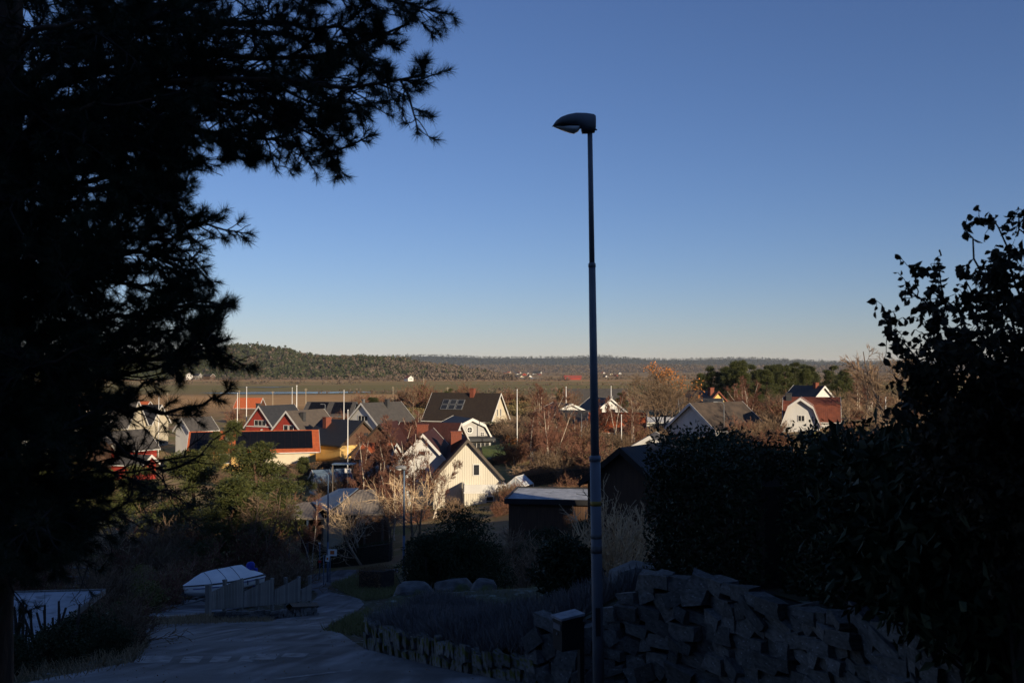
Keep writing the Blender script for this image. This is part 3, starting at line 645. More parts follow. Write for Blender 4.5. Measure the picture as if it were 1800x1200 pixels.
# houses seen through the pine on the left
dh, dhf = house('dormer_house', 'cream house with grey roof and two white dormers seen through pine branches', 240, 703, 190, 88, 9, 13, 4.8, pale_render, grey_tile, white_paint,
    [('L', -4.2, -1.2, .6, 1.7), ('L', 2.0, -1.0, 1.1, .9, (2, 1)), ('L', -2.0, -1.3, 1.0, 2.0)], [(.8, 5.0, .8, .8, .5, brick_dark)])
for y in (4.1, 8.0):
    Ht = dh['H']
    d_ = ob('dormer', mesh('dormer', [extr([(y - 1.45, Ht + .2), (y - 1.45, Ht + 1.9), (y, Ht + 3.0), (y + 1.45, Ht + 1.9), (y + 1.45, Ht + .2)], -3.9, -.3, 'x')], white_paint), dh)
    ob('dormer_roof', mesh('dormer_roof', [extr([(y - 1.9, Ht + 1.68), (y, Ht + 3.1), (y + 1.9, Ht + 1.68), (y + 1.9, Ht + 1.86), (y, Ht + 3.28), (y - 1.9, Ht + 1.86)], -4.2, -.3, 'x')], grey_tile), d_)
    window(d_, (-3.905, y, Ht + 1.4), (0, -1, 0), (-1, 0, 0), 1.5, .9, 3, 1)
house('black_roof_house', 'house with broad black roof beside the dormer house', 281, 711, 205, 84, 8, 9, 3.6, pale_render, black_roof, white_paint, [], [])
house('orange_roof_house', 'house with bright orange roof at the far left behind pine branches', 142, 706, 178, 80, 8, 9, 3.4, white_siding, orange_tile, white_paint, [], [])
house('red_shed', 'small red shed with white edged gable below the pine branches', 186, 758, 165, -30, 6.4, 8, 3.0, mat('bright_red', (.30, .035, .022), (.24, .028, .02), 2, .7), grey_tile, white_paint, [], [], cat='shed')
house('brown_house', 'dark brown house with white windows low at the left', 148, 750, 160, 10, 7, 8, 2.6, brown_wood, grey_tile, brown_wood, [('F', -.2, -.1, 1.6, .9, (2, 1)), ('F', 1.9, -.1, 1.4, .9, (2, 1))], [])
house('red_shed', 'little red hut with grey roof under the pine branches', 262, 799, 146, 75, 3.4, 5, 1.1, MATS['bright_red'], grey_tile, white_paint, [], [], cat='shed')
house('orange_roof_house', 'low house with orange roof on the edge of the meadow', 460, 699, 365, 84, 8, 9, 3.4, brown_wood, orange_tile, white_paint, [], [])
house('red_roof_house', 'distant house with thin orange roof line behind the black roof', 262, 705, 345, 84, 8, 18, 2.6, brown_wood, orange_tile, white_paint, [], [])
house('small_white_house', 'small white gable between the pine branches left of the red houses', 322, 734, 186, -35, 4.6, 6, 2.2, white_siding, grey_tile, white_paint, [], [])
# right of the middle
house('grey_roof_house', 'long low house under a broad grey roof behind the lamp post', 1100, 683, 262, 86, 11, 16.5, 4.0, white_siding, grey_tile, white_paint, [], [])
house('white_gable_house', 'white gabled house with slate roof just right of the lamp post', 1073, 700, 214, 18, 8.2, 11, 3.2, white_siding, slate_tile, white_paint, [('F', .6, .6, 1.0, .9)], [(1.0, 2.0, .6, .6, .3, steel)])
house('low_white_house', 'low white gable with blue-grey roof just left of the lamp post', 1003, 709, 206, 24, 8.5, 8, 1.9, white_siding, slate_tile, white_paint, [('F', .2, .2, 1.1, .35)], [])
house('grey_bungalow', 'grey bungalow with flat-pitched grey roof behind the bare trees', 1038, 721, 172, 68, 7.2, 7.5, 2.3, grey_stone_wall, grey_tile, white_paint, [('F', .2, -1.2, .9, 1.0)], [])
house('rust_orange_house', 'white house with large orange tiled roof and brick chimney right of the lamp post', 1132, 725, 158, 80, 7.4, 8.6, 2.7, pale_render, orange_tile, white_paint, [('L', 2, -1.2, 1.0, 1.2), ('L', -1.5, -1.2, 1.2, 1.2, (2, 1))], [(-.9, 7.2, .8, .8, .5, brick_red)])
house('white_shed_gable', 'small pale gable with low roof beside the hedge corner', 1142, 766, 96, -14, 4.6, 6, 1.35, white_siding, grey_tile, white_paint, [], [], cat='shed')
house('white_garage', 'long white garage with flat roof edge behind the oak', 1188, 733, 163, 86, 6, 8, .6, white_siding, white_paint, white_paint, [('L', 1, -1., 1.2, .9, (2, 1))], [], cat='garage')
house('dark_roof_house', 'white house with large dark mottled roof beside a street lamp', 1216, 708, 142, -52, 9.0, 11, 3.5, white_siding, mat('mottled_roof', (.085, .062, .045), (.045, .035, .028), 1.2, .85, wave=('Y', .32, .6)), white_paint, [], [], over=.5)
house('yellow_gable_house', 'yellow gabled house with red trim and brick chimney before the pines', 1261, 687, 205, 28, 8.0, 9, 3.6, mat('yellow_siding', (.62, .43, .13), (.54, .37, .11), 2, .7), slate_tile, rust_tile, [], [(-.7, 1.2, 1.0, .8, .6, brick_red)])
house('slate_roof_house', 'low slate roof just in front of the yellow gable', 1266, 700, 188, 84, 7, 7.6, 2.2, white_siding, slate_tile, white_paint, [], [])
rr, rrf = house('red_gambrel_house', 'white house with rust red gambrel roof and cross gable behind the hedge', 1472, 698, 146, 72, 7.2, 7.4, 3.1, white_siding, rust_tile, white_paint, [], [(-.9, 7.0, .8, .8, .5, brick_dark)], gam=True)
house('white_cross_gable', 'white gambrel cross gable with one dark window on the red-roofed house', 1407, 699, 138, -18, 5.2, 4, 3.6, white_siding, rust_tile, white_paint, [('F', .1, .9, .8, .75, (2, 1), white_paint)], [], gam=True, cat='house')
house('white_gable_house', 'small white gable with red chimney top before the dark pines', 1447, 678, 186, 24, 6.4, 8, 3.0, white_siding, slate_tile, white_paint, [('F', -.1, .55, .75, .7), ('F', .95, .55, .75, .7)], [(-.2, 1.8, .8, .8, .5, brick_red)])
house('dark_barn', 'dark wooden building with flat gable in the shade beside the hedge', 1096, 786, 60, -36, 5.2, 7, 2.0, brown_wood, black_roof, brown_tile, [], [], cat='barn', free=.5)
# ---------------------------------------------------------------- far houses of the valley
FARH = [(333,655,1340,20,9,11,'white house with orange roof at the foot of the wooded hill',white_paint,orange_tile),
 (352,656,1345,70,8,12,'dark roofed farmhouse at the foot of the wooded hill',grey_stone_wall,slate_tile),
 (374,657,1350,60,9,16,'brown barn at the foot of the wooded hill',brown_wood,brown_tile),
 (722,660,1200,40,8,9,'white cottage with red roof at the edge of the brown wood',white_paint,rust_tile)]
for a_, b_, d_, yw, w_, l_, lb, wm, rm in FARH: house('far_farmhouse', lb, a_, b_, d_, yw, w_, l_, 3, wm, rm, white_paint, [('F', -1, -.9, 1.2, 1.3), ('F', 1.4, -.9, 1.2, 1.3)], [], base=VALLEY + (0 if d_ > 980 else 0), gutter=False, group='far houses in the valley')
rng = np.random.default_rng(11)
VILL = [(852,653.5),(864,654),(873,655.5),(885,656),(897,654.5),(906,656),(915,655),(921,657.5),(929,656),(938,654),(945,656.5),(890,660),(903,661),(917,661),(932,660.5),(1062,655),(1075,656.5),(1090,655.5),(1066,661),(1085,659)]
VILL.sort(); ORD = ['one', 'two', 'three', 'four', 'five', 'six', 'seven', 'eight', 'nine', 'ten', 'eleven', 'twelve', 'thirteen', 'fourteen', 'fifteen', 'sixteen', 'seventeen', 'eighteen', 'nineteen', 'twenty']
for k, (a_, b_) in enumerate(VILL):
    d_ = F * 17.5 / (b_ + 2 - HOR)
    nm_ = ['white', 'cream', 'dark red', 'pale white'][k % 4] + ' house with ' + ['orange', 'slate', 'black', 'rusty', 'grey'][k % 5] + ' roof'
    house('village_house', f'tiny {nm_}, number {ORD[k]} from the left in the far village', a_, b_ - 1.5, d_, float(rng.uniform(-60, 60)), 7, 9, 2.6, [white_paint, pale_render, red_siding, white_paint][k % 4], [orange_tile, slate_tile, black_roof, rust_tile, grey_tile][k % 5], white_paint, [], [], gutter=False, barge=False, group='houses of the far village')
house('far_church', 'pale church with tall gable in the far village', 951, 652, 2250, 60, 8, 20, 5, white_paint, slate_tile, white_paint, [], [], gutter=False, barge=False, cat='church')
house('far_red_barn', 'long red-roofed barn on the far meadow left of the lamp post', 1022, 659.5, 1350, 84, 14, 24, 3.5, red_siding, mat('pink_roof', (.32, .075, .05), (.27, .06, .045), .3, .7), white_paint, [], [], gutter=False, barge=False, cat='barn', base=VALLEY)
# ---------------------------------------------------------------- sheds, carport, greenhouse, flat roof
def at(px, d, rz=0): v = onground(px, d); return v
# carport: three roofs, in front of the birches
v = onground(600, 86)
cp = thing('carport', 'open dark carport with ribbed pale roofs and blue-grey sheet roof', 'carport', v, R(0))
z0 = 0
m2 = .0506                                    # metres per photo pixel at this depth
def lc(px, py, dy=0): p_ = P(px, py, 86 + dy); return np.array([p_.x - v.x, dy, p_.z - v.z])
def slab(par, name, corners, t, m):
    C = np.array(corners, float); V = np.concatenate([C, C - [0, 0, t]])
    return ob(name, mesh(name, [(V, [(0, 1, 2, 3), (7, 6, 5, 4), (0, 4, 5, 1), (1, 5, 6, 2), (2, 6, 7, 3), (3, 7, 4, 0)], 0)], m), par)
ribx = mat('ribbed_roof_x', (.24, .20, .16), (.17, .145, .12), 2.5, .8, wave=('X', .30, 1.))
slab(cp, 'left_roof', [lc(512, 910, 0), lc(568, 910, 0), lc(553, 882, 4.5), lc(503, 882, 4.5)], .15, ribx)
slab(cp, 'blue_roof', [lc(577, 899, -.5), lc(630, 857, 4.), lc(596, 858, 8.), lc(548, 882, 4.)], .12, mat('blue_sheet', (.10, .13, .17), (.08, .10, .14), 1.5, .5, wave=('X', .9, 1., 'SAW')))
slab(cp, 'main_roof', [lc(579, 902, -.6), lc(676, 902, -.6), lc(658, 860, 4.), lc(632, 860, 4.)], .15, ribx)
A_, B_ = lc(566, 912), lc(728, 905)
ob('wall', mesh('wall', boxes([(lc(565, 900)[0], lc(600, 900)[0], .6, .8, -1, lc(570, 912)[2]), (lc(510, 900)[0], lc(725, 900)[0], 5.5, 5.7, -1, lc(510, 906)[2] - .1)][:1]), pale_render), cp)
ob('rear_wall', mesh('rear_wall', [box(lc(510, 900)[0], lc(672, 900)[0], 4.5, 4.7, -1, lc(510, 906)[2] - .1)], brown_wood), cp)  # roof shade inside the carport is put into this dark wood colour
ob('back_panel', mesh('back_panel', [box(lc(640, 900)[0], lc(672, 900)[0], 1.2, 1.3, -1, lc(650, 938)[2])], brown_wood), cp)
for pxp in (508, 540, 566, 605, 640, 672):
    ob('post', mesh('post', [box(lc(pxp, 900)[0] - .08, lc(pxp, 900)[0] + .08, .1, .26, -1, lc(pxp, 911)[2] - .05)], blue_roof if pxp < 560 else timber), cp)
FOOT.append((v.x, v.y + 2, 6.5))
house('blue_roof_shed', 'small shed with blue-grey roof and pale end wall below the mid pine', 551, 826, 124, -60, 3.2, 4.6, 1.3, white_siding, blue_roof, white_paint, [], [(.3, 2.4, .3, .3, .2, steel)], cat='shed', over=.2, gutter=False, free=.7)
# grey flat canopy with a white board
v = onground(606, 112)
sh = thing('canopy_shelter', 'blue-grey flat canopy on thin posts beside the tall flagpole', 'shelter', v, 0)
ob('flat_roof', mesh('flat_roof', [box(-1.3, 1.3, -.8, .8, P(600, 814, 112).z - v.z - .1, P(600, 814, 112).z - v.z)], blue_roof), sh)
for x_ in (-1.2, 1.1): ob('post', mesh('post', [box(x_ - .05, x_ + .05, -.7, -.6, -.5, P(600, 814, 112).z - v.z - .103)], timber), sh)
# greenhouse
v = onground(906, 108)
gh = thing('greenhouse', 'small glazed greenhouse with white frame beside the cream house', 'greenhouse', v, R(-22))
Z = P(906, 838, 108).z - v.z
gb = [(-1.15, -.3), (-1.15, Z - .95), (0, Z), (1.15, Z - .95), (1.15, -.3)]
V_, F_, _ = extr(gb, 0, 2.6)
fr = ob('frame', mesh('frame', [tubes(np.array([[V_[i], V_[j]] for i, j in [(0,1),(1,2),(2,3),(3,4),(5,6),(6,7),(7,8),(8,9),(1,6),(2,7),(3,8)]]), .05)] +
     [tubes(np.array([[(x_, 0, -.3), (x_, 0, Z - abs(x_) * .83)] for x_ in (-.6, 0, .6)]), .035)] + boxes([(-1.2, 1.2, -.06, 2.66, -.3, .35)])[:1], white_paint), gh)
for side in (0, 1):
    for k in range(3):
        a0 = np.array(V_[1 + side]); a1 = np.array(V_[2 + side]); y0, y1 = k * .867 + .04, (k + 1) * .867 - .04
        ob('pane', mesh('pane', [(np.array([a0 + [0, y0, 0], a1 + [0, y0, 0], a1 + [0, y1, 0], a0 + [0, y1, 0]]), [[0, 1, 2, 3]], 0)], sky_glass), gh)
for x0_, x1_ in ((-1.1, -.62), (-.58, -.02), (.02, .58), (.62, 1.1)):
    ob('pane', mesh('pane', [(np.array([(x0_, .02, .35), (x1_, .02, .35), (x1_, .02, Z - abs(x1_) * .83 - .02), (x0_, .02, Z - abs(x0_) * .83 - .02)]), [[0, 1, 2, 3]], 0)], sky_glass), gh)
FOOT.append((v.x, v.y + 1, 2.2))
# flat garage roof with frost, below the cream house
v = onground(965, 76); zt = P(965, 885, 74).z - v.z
fg = thing('flat_roof_garage', 'low dark garage with flat frosted roof below the cream house', 'garage', v, R(-8))
ob('wall', mesh('wall', [box(-3.2, 3.2, 0, 7, -1.5, zt - .12)], brown_wood), fg)
rf_ = ob('flat_roof', mesh('flat_roof', [box(-3.4, 3.4, -.3, 7.3, zt - .117, zt)], frost_roof), fg)
ob('roof_edge', mesh('roof_edge', boxes([(-3.5, 3.5, -.4, -.303, zt - .3, zt + .12), (-3.5, 3.5, 7.303, 7.4, zt - .3, zt + .12), (-3.5, -3.403, -.3, 7.3, zt - .3, zt + .12), (3.403, 3.5, -.3, 7.3, zt - .3, zt + .12)]), black_roof), fg)
FOOT.append((v.x, v.y + 3.5, 4.5))
# frosted flat roof at the lower left
gl = thing('frosted_garage', 'garage with flat frosted felt roof at the lower left edge', 'garage', (-13.6, 22.6, gz(-13.6, 22.6)), R(6))
zr = -6.05 - gz(-13.6, 22.6)
ob('wall', mesh('wall', [box(-2.6, 2.6, -2.9, 3.2, -2, zr - .16)], brown_wood), gl)
ob('flat_roof', mesh('flat_roof', [box(-2.9, 2.9, -3.2, 3.5, zr - .157, zr)], frost_roof), gl)
ob('roof_edge', mesh('roof_edge', boxes([(-2.95, 2.95, 3.503, 3.56, zr - .12, zr + .04), (2.903, 2.95, -3.2, 3.5, zr - .12, zr + .03)]), grey_wood), gl)
# ---------------------------------------------------------------- street lamps
def luminaire(par, z, L=.62, yaw=math.pi, sides=16):
    """teardrop lamp head pointing along local -x; z = underside of the housing at the pole"""
    def shell(pts, m, name, par_, sq):
        rings = []
        for x, zt, zb, hw_ in pts:
            t = np.arange(sides) / sides * 2 * math.pi; c, s = np.cos(t), np.sin(t)
            yy = hw_ * np.sign(c) * np.abs(c) ** sq; zz = (zt + zb) / 2 + (zt - zb) / 2 * np.sign(s) * np.abs(s) ** sq
            rings.append(np.stack([0 * t - x, yy, z + zz], 1))
        V = np.concatenate(rings); k = len(pts)
        q = np.array([(i*sides+j, i*sides+(j+1) % sides, (i+1)*sides+(j+1) % sides, (i+1)*sides+j) for i in range(k-1) for j in range(sides)])
        return ob(name, mesh(name, [(V, [q, np.array([list(range(sides-1, -1, -1))]), np.array([list(range((k-1)*sides, k*sides))])], 0)], m, True), par_)
    s = L / .62; S_ = lambda P_: [tuple(v * s for v in p) for p in P_]
    hd = shell(S_([(-.085, .235, .03, .085), (-.06, .255, .02, .10), (.05, .272, .015, .125), (.20, .272, .09, .145), (.32, .25, .095, .145), (.42, .215, .095, .125), (.49, .165, .09, .085), (.53, .115, .085, .035), (.545, .095, .08, .008)]), lamp_grey, 'lamp_housing', par, .75)
    shell(S_([(-.07, .10, -.01, .08), (.0, .10, -.02, .09), (.11, .10, -.02, .10), (.125, .09, .03, .09)]), lamp_dark, 'gear_box', par, .7)
    shell(S_([(.14, .088, .05, .07), (.17, .088, .01, .10), (.23, .088, -.02, .12), (.30, .088, -.005, .115), (.40, .088, .03, .085), (.50, .088, .07, .04), (.53, .088, .08, .012)]), acrylic, 'diffuser', par, .9)
    shell(S_([(.15, .0895, .046, .066), (.40, .0895, .062, .10), (.53, .0895, .082, .015)]), lamp_dark, 'reflector_tray', par, .8)
    return hd
v = Vector((1.245, 14.0, gz(1.245, 14)))
top = P(1035, 232, 14).z - v.z
sl_ = thing('street_lamp', 'tall dark grey lamp post with teardrop head in front, rising against the sky', 'street lamp', v, 0)
sl_.rotation_euler = (0, R(-.78), 0)
step = P(1040, 466, 14).z - v.z; step2 = P(1046, 806, 14).z - v.z
def pole(par, z0, z1, r0, r1, m, name, n=14): return ob(name, mesh(name, [lathe([(r0, z0), (r1, z1)], n)], m, True), par)
pole(sl_, -.6, step2, .083, .076, lamp_grey, 'lower_pole'); pole(sl_, step2 - .02, step, .062, .05, lamp_grey, 'middle_pole'); pole(sl_, step - .02, top + .12, .040, .036, lamp_grey, 'upper_pole')
ob('collar', mesh('collar', [lathe([(.064, step2 - .03), (.088, step2 - .03), (.084, step2 + .03), (.064, step2 + .05)], 14)], lamp_grey, True), sl_)
ob('collar', mesh('collar', [lathe([(.042, step - .03), (.056, step - .03), (.054, step + .02), (.042, step + .035)], 14)], lamp_grey, True), sl_)
for py_, hgt_, m in ((884, .07, sticker_yellow), (942, .06, sticker_grey), (965, .10, sticker_grey)):
    zc = P(1049, py_, 14).z - v.z; rr_ = .083 - (.007) * (zc + .6) / (step2 + .6) + .0025
    ob('sticker', mesh('sticker', [lathe([(rr_, zc - hgt_ / 2), (rr_, zc + hgt_ / 2)], 14)], m, True), sl_)
zh = P(1046, 1090, 14).z - v.z
ob('service_hatch', mesh('service_hatch', [box(-.035, .035, -.088, -.06, zh - .2, zh + .2)], lamp_dark), sl_)
hd = luminaire(sl_, top, .62)
ob('bolt', mesh('bolt', [tubes(np.array([[(.06, 0, top + .03), (.105, 0, top + .03)]]), .012, 8)], steel), sl_)
def small_lamp(px, d, ytop, label, head=True, L=.62, arm=0, r=.06, m=steel):
    v = onground(px, d); z = P(px, ytop, d).z - v.z
    t = thing('street_lamp', label, 'street lamp', v, 0)
    pole(t, -.4, z * .38, r * 1.35, r * 1.25, m, 'lower_pole', 8); pole(t, z * .38 - .01, z + .1, r, r * .8, m, 'upper_pole', 8)
    if head: luminaire(t, z, L, sides=10)
    if arm:
        q = np.array([[(0, 0, z), (-arm * .15, 0, z + arm * .35), (-arm * .5, 0, z + arm * .5), (-arm, 0, z + arm * .5)]]); ob('arm', mesh('arm', [tubes(q, r * .7, 6)], m, True), t)
        ob('lamp_housing', mesh('lamp_housing', boxes([(-arm - .5, -arm + .05, -.1, .1, z + arm * .5 - .06, z + arm * .5 + .06)]), m), t)
    return t
small_lamp(711, 70, 826, 'blue-grey street lamp with flat oval head standing among the birches', L=.78, r=.075, m=blue_roof)
small_lamp(578, 71, 836, 'thin street lamp with bent arm beside the white signs at the bend', head=False, arm=.35, m=blue_roof)
small_lamp(1272, 128, 712, 'pale street lamp with bent neck in front of the dark mottled roof', head=False, arm=.9)
small_lamp(572, 205, 712, 'small street lamp before the black solar roof', head=False, arm=.5, r=.1)
# ---------------------------------------------------------------- flagpoles and wooden poles
def flagpole(px, y0, y1, d, label, r=.06, m=pole_white, name='flagpole', cat='flagpole'):
    v = onground(px, d); z = P(px, y0, d).z - v.z; b = min(P(px, y1, d).z - v.z - .5, -.3)
    t = thing(name, label, cat, v, 0, 'white poles of the town' if name == 'flagpole' else 'wooden poles of the town')
    ob('pole', mesh('pole', [lathe([(r * 1.3, b), (r, z * .5), (r * .7, z)], 8)], m, True), t)
    if name == 'flagpole': ob('finial', mesh('finial', [lathe([(r * .5, z), (r * 1.3, z + r), (r * 1.3, z + 2 * r), (r * .3, z + 3 * r)], 8)], m, True), t)
    else: ob('insulator_arm', mesh('insulator_arm', [box(-.5, .5, -.06, .06, z - .5, z - .38)], m), t)
    return t
flagpole(612, 722, 835, 122, 'tall white flagpole rising from the brown hedge by the canopy', .06)
flagpole(605, 687, 738, 188, 'thin white flagpole left of the white gable with grey roof', .07)
flagpole(909, 686, 788, 152, 'tall white flagpole beside the clipped hedge and lawn', .07)
flagpole(434, 681, 712, 215, 'white flagpole just left of the red gables', .08)
flagpole(522, 679, 706, 240, 'thicker white pole on the heath right of the red gables', .11)
flagpole(514, 682, 706, 245, 'thin white pole close to the thicker one on the heath', .07)
flagpole(418, 692, 718, 190, 'short white flagpole left of the mid green pine', .07)
flagpole(280, 693, 726, 185, 'white flagpole seen between pine branches beside the black roof', .07)
flagpole(995, 681, 706, 225, 'white flagpole at the corner of the broad grey roof', .09)
flagpole(1074, 680, 700, 232, 'white flagpole above the white gable behind the lamp post', .09)
flagpole(1092, 730, 792, 132, 'pale pole in front of the orange tiled roof', .055)
flagpole(1022, 728, 775, 140, 'grey-white pole in front of the grey bungalow', .05, steel)
flagpole(1556, 700, 790, 110, 'white flagpole in front of the dark curly hazel', .06)
for (a_, y0, y1, d_, lb) in [(421, 685, 700, 330, 'wooden pole standing on the meadow above the orange roof'), (480, 687, 703, 330, 'wooden pole on the meadow between the red gables'), (538, 682, 704, 300, 'wooden pole with stay on the meadow left of the heath'),
                       (745, 664, 684, 420, 'tall wooden power pole on the meadow above the birches'), (787, 680, 692, 300, 'short wooden pole left of the brown roof'), (295, 690, 706, 300, 'wooden pole on the meadow behind the black roof'), (691, 679, 684, 400, 'short wooden post on the meadow')]:
    flagpole(a_, y0, y1, d_, lb, .13, wood_pole, 'power_pole', 'pole')
# ---------------------------------------------------------------- signs at the bend
def signpost(px, d, ytop, label, r=.035):
    v = onground(px, d); z = P(px, ytop, d).z - v.z
    t = thing('road_sign', label, 'sign', v, 0); pole(t, -.3, z, r, r, blue_roof, 'post', 8); return t, z, v
t, z, v_ = signpost(582, 70.5, 964, 'white board sign with orange square on the lamp post at the bend')
p_ = ob('sign_board', mesh('sign_board', [box(-.14, .50, -.09, -.055, z - .50, z - .02)], sign_white), t)
ob('printed_panel', mesh('printed_panel', [box(.02, .32, -.096, -.092, z - .38, z - .12)], sign_orange), p_)
t, z, v_ = signpost(571, 69.5, 975, 'tilted white sign with orange mark below the board sign')
p_ = ob('sign_board', mesh('sign_board', [box(-.13, .15, -.09, -.055, z - .42, z)], sign_white), t); p_.rotation_euler = (0, R(8), 0)
ob('printed_panel', mesh('printed_panel', [box(-.05, .07, -.096, -.092, z - .30, z - .14)], sign_orange), p_)
t, z, v_ = signpost(564, 73, 953, 'thin grey post with small plates left of the white signs')
ob('sign_plate', mesh('sign_plate', [box(-.10, .08, -.07, -.04, z - .10, z)], sign_white), t); ob('sign_plate', mesh('sign_plate', [box(-.10, .12, -.07, -.04, z - 1.5, z - 1.32)], sign_red), t)
v = onground(608, 111)
t = thing('notice_board', 'white notice board standing under the flat canopy', 'sign', (X(614, 111), 110.4, v.z), 0); z = P(614, 823, 110.4).z - v.z
ob('board', mesh('board', [box(-.36, .36, 0, .05, z - .5, z)], sign_white), t); ob('post', mesh('post', [box(-.05, .05, .052, .12, -.5, z)], timber), t)
# ---------------------------------------------------------------- boat on its trailer
bow, stern = P(321, 1030, 52.5), P(446, 1018, 56.6); ax_ = Vector((stern.x - bow.x, stern.y - bow.y, 0)); BL = ax_.length; yawb = math.atan2(ax_.y, ax_.x)
gzb = gz((bow.x + stern.x) / 2, 54.6)
bt = thing('covered_boat', 'white motorboat under a pale tarpaulin parked behind the plank fence', 'boat', (bow.x, bow.y, gzb), yawb)
keel = P(390, 1043, 54.5).z - gzb; gun = P(390, 1020, 54.5).z - gzb; ridge_z = P(390, 1001, 54.5).z - gzb
N = 12; rings = []
for i in range(N):
    t_ = i / (N - 1); hwb = 1.0 * (1 - (1 - min(t_ / .62, 1)) ** 2.2) * (1 - .1 * max(0, t_ - .7)); hwb = max(hwb, .03)
    g_ = gun + .10 * (1 - t_) ** 2; k_ = keel + .42 * (1 - min(t_ / .4, 1)) ** 2; ch_ = k_ + (g_ - k_) * .38
    rings.append([(t_ * BL, -hwb, g_), (t_ * BL + .02, -hwb * .93, ch_ + .06), (t_ * BL + .03, -hwb * .86, ch_), (t_ * BL + .05, 0, k_), (t_ * BL + .03, hwb * .86, ch_), (t_ * BL + .02, hwb * .93, ch_ + .06), (t_ * BL, hwb, g_)])
V = np.array(rings).reshape(-1, 3); n = 7
q = np.array([(i*n+j, i*n+j+1, (i+1)*n+j+1, (i+1)*n+j) for i in range(N-1) for j in range(n-1)])
ob('hull', mesh('hull', [(V, [q, np.array([list(range((N-1)*n, N*n))])], 0)], hull_white, True), bt)
rails = np.array([[r[0] for r in rings], [r[6] for r in rings]]); ob('rub_rail', mesh('rub_rail', [tubes(rails + [0, 0, .02], .045, 6)], rail_dark, True), bt)
# cover: draped over a ridge, with a raised cockpit frame
cvr = []; rc = np.random.default_rng(3)
for i in range(N):
    t_ = i / (N - 1); hwb = abs(rings[i][0][1]) + .05; g_ = rings[i][0][2] + .03
    hz_ = (ridge_z - gun) * float(np.interp(t_, [0, .08, .24, .34, .84, .9, 1.], [.10, .35, .92, 1.0, .98, .40, .16]))
    row = []
    for j in range(9):
        s_ = -1 + j / 4; prof_ = (1 - abs(s_) ** 1.35)
        row.append((t_ * BL, s_ * hwb, g_ - .12 * (abs(s_) > .99) + hz_ * prof_ + rc.normal() * .012))
    cvr.append(row)
V = np.array(cvr).reshape(-1, 3); n = 9; q = np.array([(i*n+j, (i+1)*n+j, (i+1)*n+j+1, i*n+j+1) for i in range(N-1) for j in range(n-1)])
ob('tarpaulin', mesh('tarpaulin', [(V, q, 0)], cover_white, True), bt)
for x_ in (.3, .52, .72):
    i_ = int(x_ * (N - 1)); row = np.array(cvr[i_]) + [.02, 0, .015]; ob('tie_strap', mesh('tie_strap', [tubes(np.concatenate([row, [[row[-1][0], row[-1][1] * .93, keel + .25]]])[None], .014, 4)], rail_dark), bt)
ob('hull_stripe', mesh('hull_stripe', [tubes(np.array([[np.array(r_[0]) * [1, 1.005, 1] - [0, 0, .16] for r_ in rings[1:]]]), .018, 4)], cover_blue), bt)
ob('outboard_motor', mesh('outboard_motor', [(lathe([(.10, 0), (.21, .06), (.23, .28), (.17, .42), (.05, .46)], 12)[0] * [1.3, .8, 1] + [BL - .25, 0, gun + .22], lathe([(.1, 0), (.21, .06), (.23, .28), (.17, .42), (.05, .46)], 12)[1], 0)] + boxes([(BL + .02, BL + .22, -.1, .1, keel - .25, gun + .25)]), cover_blue, True), bt)
for x_ in (2.5, 3.1, 3.6): ob('rope_loop', mesh('rope_loop', [tubes(np.array([[(x_, -1.03, gun - .06), (x_ + .06, -.97, gun - .35)]]), .02, 5)], rail_dark), bt)
tr = thing('boat_trailer', 'dark steel boat trailer carrying the covered motorboat', 'trailer', (bow.x, bow.y, gzb), yawb)
ob('frame', mesh('frame', boxes([(-1.0, BL * .9, -.05, .05, keel - .16, keel - .08), (BL * .25, BL * .8, -.75, -.65, keel - .2, keel - .1), (BL * .25, BL * .8, .65, .75, keel - .2, keel - .1), (BL * .55, BL * .62, -.95, .95, keel - .24, keel - .16), (BL * .28, BL * .33, -.74, .74, keel - .24, keel - .165)]), steel), tr)
for s_ in (-1, 1):
    wv, wf, _ = lathe([(.08, -.08), (.27, -.08), (.29, -.04), (.29, .04), (.27, .08), (.08, .08)], 16); wv = wv[:, [0, 2, 1]]
    w_ = ob('wheel', mesh('wheel', [(wv + [BL * .6, s_ * 1.0, .30], wf, 0)], rubber, True), tr)
    wv, wf, _ = lathe([(.02, -.09), (.15, -.085), (.15, .085), (.02, .09)], 12); ob('rim', mesh('rim', [(wv[:, [0, 2, 1]] + [BL * .6, s_ * 1.0, .30], wf, 0)], steel, True), w_)
ob('winch_post', mesh('winch_post', [box(-.02, .08, -.05, .05, keel - .1, gun - .1), box(-.06, .16, -.12, .12, gun - .42, gun - .28)], rail_dark), tr)
ob('jockey_wheel', mesh('jockey_wheel', [box(-.85, -.78, -.04, .04, .1, keel - .02), box(-.92, -.70, -.05, .05, .0, .18)], rail_dark), tr)
